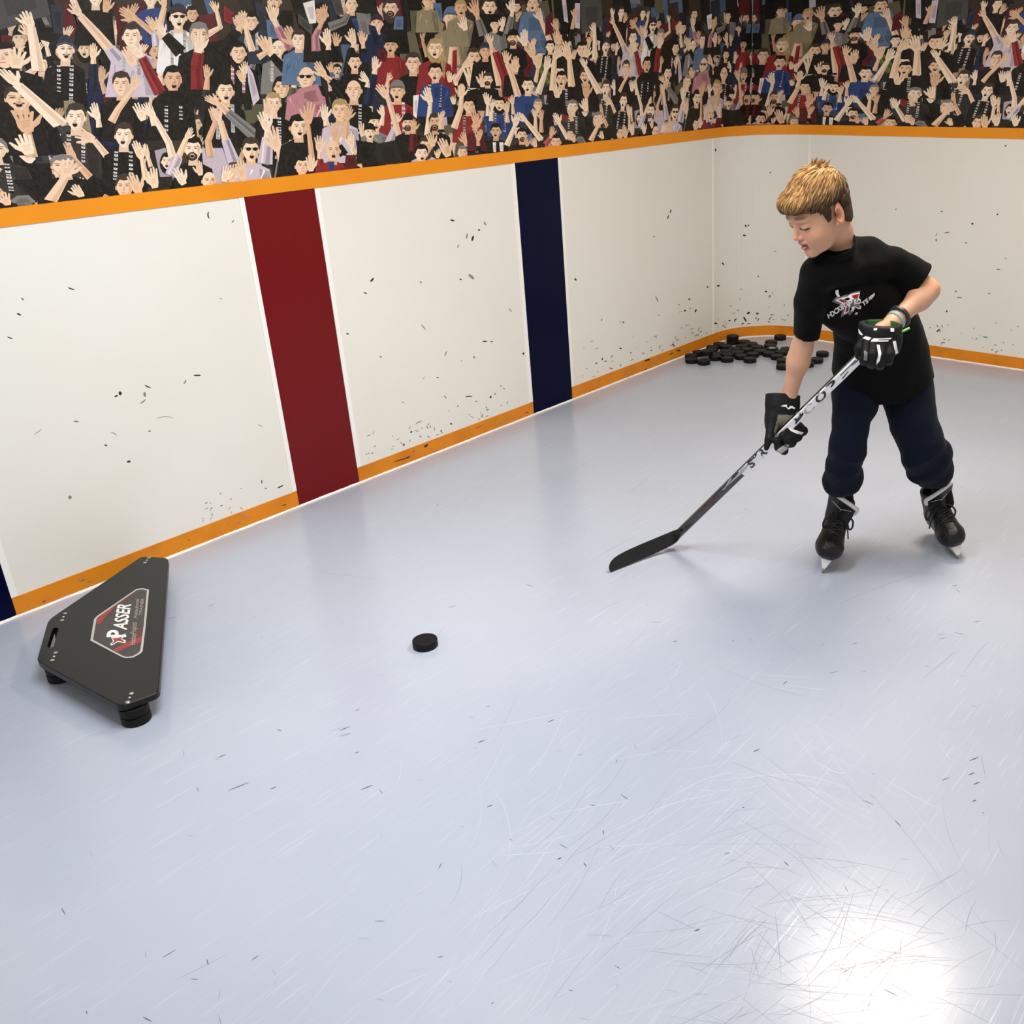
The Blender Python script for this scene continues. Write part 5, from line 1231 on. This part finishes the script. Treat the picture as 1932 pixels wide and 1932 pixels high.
MK = """0 360 3.22:1270 148 46 85 8 7;1415 186 20 -45 8 0 1;432 594 42 20 7 1;137 657 22 45 10 0 1;115 750 30 25 9 0;60 893 36 20 6 0;1340 656 18 0 4 0 1;1198 1122 48 0 9 -1;1123 1160 32 -60 8 2 1;897 1187 42 25 7 3;730 1230 26 75 18 0;706 1247 26 -22 9 0;879 1237 32 80 16 0 1;868 1278 46 -38 7 3 1;462 1401 32 5 8 0 1;643 1546 20 18 8 0;782 1645 24 -12 12 0;908 1460 16 0 10 0 1;1000 1384 110 -4 3 -12 1;425 1862 24 90 20 0 1;1590 1768 24 85 10 0 1;1704 1797 40 -25 7 0;1615 1808 14 0 8 0 1;230 1465 60 -35 3 0 1;690 1480 40 30 4 -8 1;1580 1425 30 20 3 0 1
560 300 3.22:945 373 30 15 9 0;1143 392 26 60 9 0 1;1107 432 14 0 9 0;1068 482 36 -75 12 0;1033 468 36 -80 8 0 1;980 530 24 -70 6 0 1;1060 715 46 40 15 0 1;995 731 16 20 8 0;455 733 32 -50 11 3;415 814 22 15 7 0;753 748 14 30 8 0 1;308 1062 16 15 8 0;770 1022 46 50 5 0 1;1297 918 30 50 5 0 1;1142 1108 30 0 8 0;1184 1109 18 0 6 0;905 1182 36 -70 6 0 1;1077 1204 16 80 9 0 1;510 1202 16 -15 8 0 1;1377 1182 14 60 12 0;855 1327 14 0 6 0;1045 1444 46 -4 6 -2;1177 1446 14 -70 12 0;740 1603 46 -28 5 -4 1;877 1652 16 90 10 0 1;937 1609 14 0 8 0;650 1736 18 90 14 0 1;695 1658 14 -40 9 0;978 1500 12 60 8 0 1;645 1478 14 0 5 0 1;1240 1380 12 30 7 0 1;1258 1395 12 0 7 0 1;785 1742 30 -40 12 0;640 1825 110 -16 5 0;75 1645 20 -45 8 0;35 1705 26 80 12 0
1040 240 3.864:1198 166 24 90 9 0;870 613 30 -72 7 0;851 655 32 -72 7 0;748 797 10 0 8 0;177 1110 22 50 12 0;770 1253 50 65 7 0 1;1252 996 26 50 9 0;1218 1156 22 -12 12 0;1140 1165 14 60 11 0;1006 1253 18 -25 9 0;1053 1338 28 -65 10 0;975 1338 16 -35 10 0;1013 1320 14 -25 7 0 1;930 1295 14 20 8 0 1;526 1422 14 10 9 0;367 1405 18 -75 8 0 1;505 1612 20 8 8 0;372 1690 20 -65 8 0;328 1720 16 -15 7 0;888 1583 14 10 9 0;895 1595 24 0 6 0;730 1628 12 90 11 0 1;1418 720 24 62 9 0;1408 789 24 15 10 0;1438 716 16 -45 8 0;1597 330 14 -60 7 0;1508 1086 16 -5 6 0;1566 1198 20 5 9 0;1590 1238 22 0 6 0 1;1437 1355 26 -32 14 0;1503 1356 28 4 8 0;1412 1400 44 62 12 0;1345 1408 34 -50 8 -6;1300 1410 20 20 8 0;1196 1430 16 -40 12 0;1493 1393 16 60 10 0 1;1440 1432 28 0 7 0 1;700 1698 44 -15 11 0;927 1628 34 0 9 0;1632 905 20 0 5 0 1;435 1758 28 20 9 0 1;505 1735 14 60 10 0 1;580 1645 16 60 8 0 1;1030 1500 20 0 7 0 1;1090 1490 22 -40 7 0 1
1560 230 3.645:1230 165 16 -20 8 0;790 616 14 -20 7 0;1174 636 14 -25 8 0;1001 700 16 10 12 0;827 761 40 -12 5 0;752 775 26 -58 5 3 1;753 813 18 90 11 0 1;957 832 22 0 6 0 1;1180 1015 30 4 7 0 1;887 1165 18 80 9 0 1;1117 1180 16 0 8 0 1;911 1208 36 2 7 0 1;825 1303 16 -60 9 0;766 1434 30 -38 9 0;800 1518 30 0 7 0 1;1090 1480 36 10 8 0 1;1230 938 20 0 4 0 1;475 601 14 0 6 0 1;330 600 0 0 4 0 1"""
bd, bg = MB(), MB()
for ln in MK.split('\n'):
    h, r = ln.split(':'); ox, oy, sc = map(float, h.split())
    for it in r.split(';'):
        v = list(map(float, it.split())); smear(bg if len(v) > 6 else bd, ox + v[0] / sc, oy + v[1] / sc, max(4, v[2]) / sc, v[3], v[4] / sc, v[5] / sc)
rr = random.Random(21)
for k in range(150):      # the dense scuffing low down on the boards
    x = rr.uniform(380, 1340); yk = 1165 - .3869 * (x - 22) - np.interp(x, [0, 600, 1340], [40, 32, 24]); d = rr.expovariate(1 / 22.0) + 3
    if 460 < x < 690 or 960 < x < 1085: continue
    smear(bg, x, yk - d, rr.uniform(2, 8), rr.choice((-22, -20, 40, -60, 80)) + rr.uniform(-10, 10), rr.uniform(.6, 2))
for k in range(90):
    x = rr.uniform(1345, 1932); yk = np.interp(x, [1345, 1400, 1500, 1600, 1760, 1932], [626, 614, 611, 628, 652, 675]); smear(bg if rr.random() < .75 else bd, x, yk - rr.expovariate(1 / 16.0) - 3, rr.uniform(2, 6), rr.uniform(-70, 70), rr.uniform(.6, 1.8))
for k in range(46):       # and on the kick plate
    x = rr.uniform(40, 1330); y = 1165 - .3869 * (x - 22) - rr.uniform(.15, .85) * np.interp(x, [0, 600, 1340], [34, 28, 22])
    if 560 < x < 690 or 1000 < x < 1085: continue
    smear(bd if rr.random() < .3 else bg, x, y, rr.uniform(3, 14), -21 + rr.uniform(-8, 8), rr.uniform(.5, 1.6))
o = bd.build('puck_marks', m_mark, wall_left); o['kind'] = 'stuff'
o = bg.build('puck_marks', m_mark2, wall_left); o['kind'] = 'stuff'

m_scr = mat('white_skate_scratch', '#eef1f8', .5, .3, alpha=.42)
m_dsc = mat('grey_skate_scratch', '#8c909a', .5, .3, alpha=.24)
m_flk = mat('rubber_fleck', '#4b4b50', .7, .2, alpha=.6)
def scratch(b_, P, w, z=.0003):
    P = [np.array(p[:2], float) for p in P]; n = len(P); V = []
    for i in range(n):
        t = unit(P[min(i + 1, n - 1)] - P[max(i - 1, 0)]); q = np.array([-t[1], t[0]]) * w * (math.sin(math.pi * (i + .15) / (n - .7)) ** .6) / 2; V += [(*(P[i] + q), z), (*(P[i] - q), z)]
    b_.add(V, [(2 * i, 2 * i + 1, 2 * i + 3, 2 * i + 2) for i in range(n - 1)])
bw, bk, bf = MB(), MB(), MB()
def px(x, y): return onz(x, y)[:2]
# sweeping turns in the foreground (photo pixels), then many fainter ones beside them
A = [[(1132, 1358), (1250, 1350), (1350, 1345)], [(1330, 1458), (1470, 1466), (1620, 1492)], [(1330, 1475), (1500, 1462), (1610, 1490)], [(1430, 1273), (1540, 1280)], [(1460, 1290), (1580, 1305)], [(1440, 1295), (1550, 1310)],
     [(1200, 1540), (1320, 1475), (1400, 1452)], [(1132, 1580), (1260, 1520), (1360, 1495)], [(1532, 1434), (1580, 1458), (1605, 1457)], [(1650, 1460), (1720, 1500), (1780, 1530)], [(1728, 1585), (1760, 1620), (1800, 1685), (1822, 1740)], [(1675, 1645), (1740, 1720), (1815, 1800)],
     [(1790, 1500), (1785, 1498)], [(940, 1615), (1060, 1607)], [(860, 1745), (960, 1700), (1080, 1640)], [(910, 1870), (1000, 1830), (1080, 1800)], [(690, 1890), (820, 1830)], [(1390, 1662), (1430, 1655)], [(1132, 1600), (1250, 1590)], [(880, 1380), (990, 1360), (1130, 1330)],
     [(1132, 1440), (1250, 1418), (1340, 1420)], [(1000, 1545), (1130, 1520), (1200, 1510)], [(950, 1600), (1020, 1590), (1130, 1560)]]
for P in A: scratch(bw, bez([px(*q) for q in P], 8), rr.uniform(.0016, .0030))
for k in range(260):
    cx, cy = rr.gauss(1300, 230), rr.gauss(1640, 170); c0 = px(cx, cy); L = rr.uniform(.06, .38)
    a0 = px(min(cx + 10, 1990), cy + (cx - 1420) * .02 - (10 * .35 if cx < 1420 else -10 * .45)); d = unit(np.array(a0) - np.array(c0)); d = d + np.array([rr.gauss(0, .22), rr.gauss(0, .22)]); d = unit(d); q = np.array([-d[1], d[0]]); bend = rr.uniform(-.02, .05) * L * 2
    scratch(bw if rr.random() < .75 else bk, [np.array(c0) + d * L * t - q * bend * (1 - 4 * t * t) for t in np.linspace(-.5, .5, 8)], rr.uniform(.0007, .0016))
for k in range(120):
    cx, cy = rr.gauss(1600, 170), rr.gauss(1800, 90); c0 = np.array(px(cx, cy)); L = rr.uniform(.05, .25); a = rr.gauss(.9, .55); d = np.array([math.cos(a), math.sin(a)]); q = np.array([-d[1], d[0]]); bend = rr.uniform(-.06, .06) * L
    scratch(bk, [c0 + d * L * t - q * bend * (1 - 4 * t * t) for t in np.linspace(-.5, .5, 7)], rr.uniform(.0007, .0022))
for P in [[(1600, 1870), (1700, 1790), (1760, 1760)], [(1415, 1745), (1470, 1800), (1510, 1835)], [(1640, 1790), (1740, 1805), (1800, 1808)], [(1260, 1030), (1300, 1000)], [(1180, 935), (1228, 898)], [(1320, 955), (1430, 920)], [(1740, 1080), (1640, 1115), (1560, 1150)], [(1810, 1280), (1850, 1225), (1865, 1212)], [(1730, 1290), (1790, 1240), (1805, 1228)], [(1400, 1385), (1370, 1400)], [(1232, 1715), (1315, 1755)], [(1110, 1060), (1200, 1010)],
          [(600, 1080), (690, 1090)], [(620, 1380), (655, 1370)], [(330, 1850), (430, 1800)], [(800, 1230), (840, 1180)], [(1480, 1100), (1600, 1060)], [(1850, 1420), (1860, 1470)], [(1132, 1150), (1180, 1130)]]: scratch(bk, bez([px(*q) for q in P], 6), .002)
for k in range(190):
    x, y = rr.uniform(100, 1932), rr.uniform(760, 1932)
    if y < 1176 - .387 * x + 25: continue
    c0 = np.array(px(x, y)); L = rr.uniform(.005, .030); a = rr.gauss(.2, .8); d = np.array([math.cos(a), math.sin(a)])
    scratch(bf if rr.random() < .45 else bk, [c0 - d * L / 2, c0, c0 + d * L / 2], rr.uniform(.0012, .0035) * min(1, 1.2 - y / 4000), .0005)
for x, y, L in ((210 / 2.415 + 332, 1200 + 547 / 2.415, .02), (445 / 2.415 + 332, 1200 + 692 / 2.415, .015), (825 / 2.415 + 332, 1200 + 531 / 2.415, .01), (1430 / 2.415 + 332, 1200 + 775 / 2.415, .014), (1748 / 2.415 + 332, 1200 + 1014 / 2.415, .012), (285 / 2.415 + 332, 1200 + 686 / 2.415, .05), (870 / 2.415 + 332, 1200 + 690 / 2.415, .03), (768 / 2.415 + 332, 1200 + 422 / 2.415, .03), (1274, 1210, .012), (1838, 1432, .03), (1842, 1478, .02), (1833, 1460, .02), (1838, 1511, .012), (1427, 1416, .02), (1315, 1755, .014), (1040, 1360, .02), (908, 1399, .02)):
    c0 = np.array(px(x, y)); d = unit(np.array(px(x + 10, y - 4)) - c0); scratch(bf, [c0 - d * L / 2, c0, c0 + d * L / 2], .004, .0005)
for nm, b_, m in (('skate_scratches', bw, m_scr), ('skate_scratches', bk, m_dsc), ('rubber_flecks', bf, m_flk)):
    o = b_.build(nm, m, floor); o['kind'] = 'stuff'
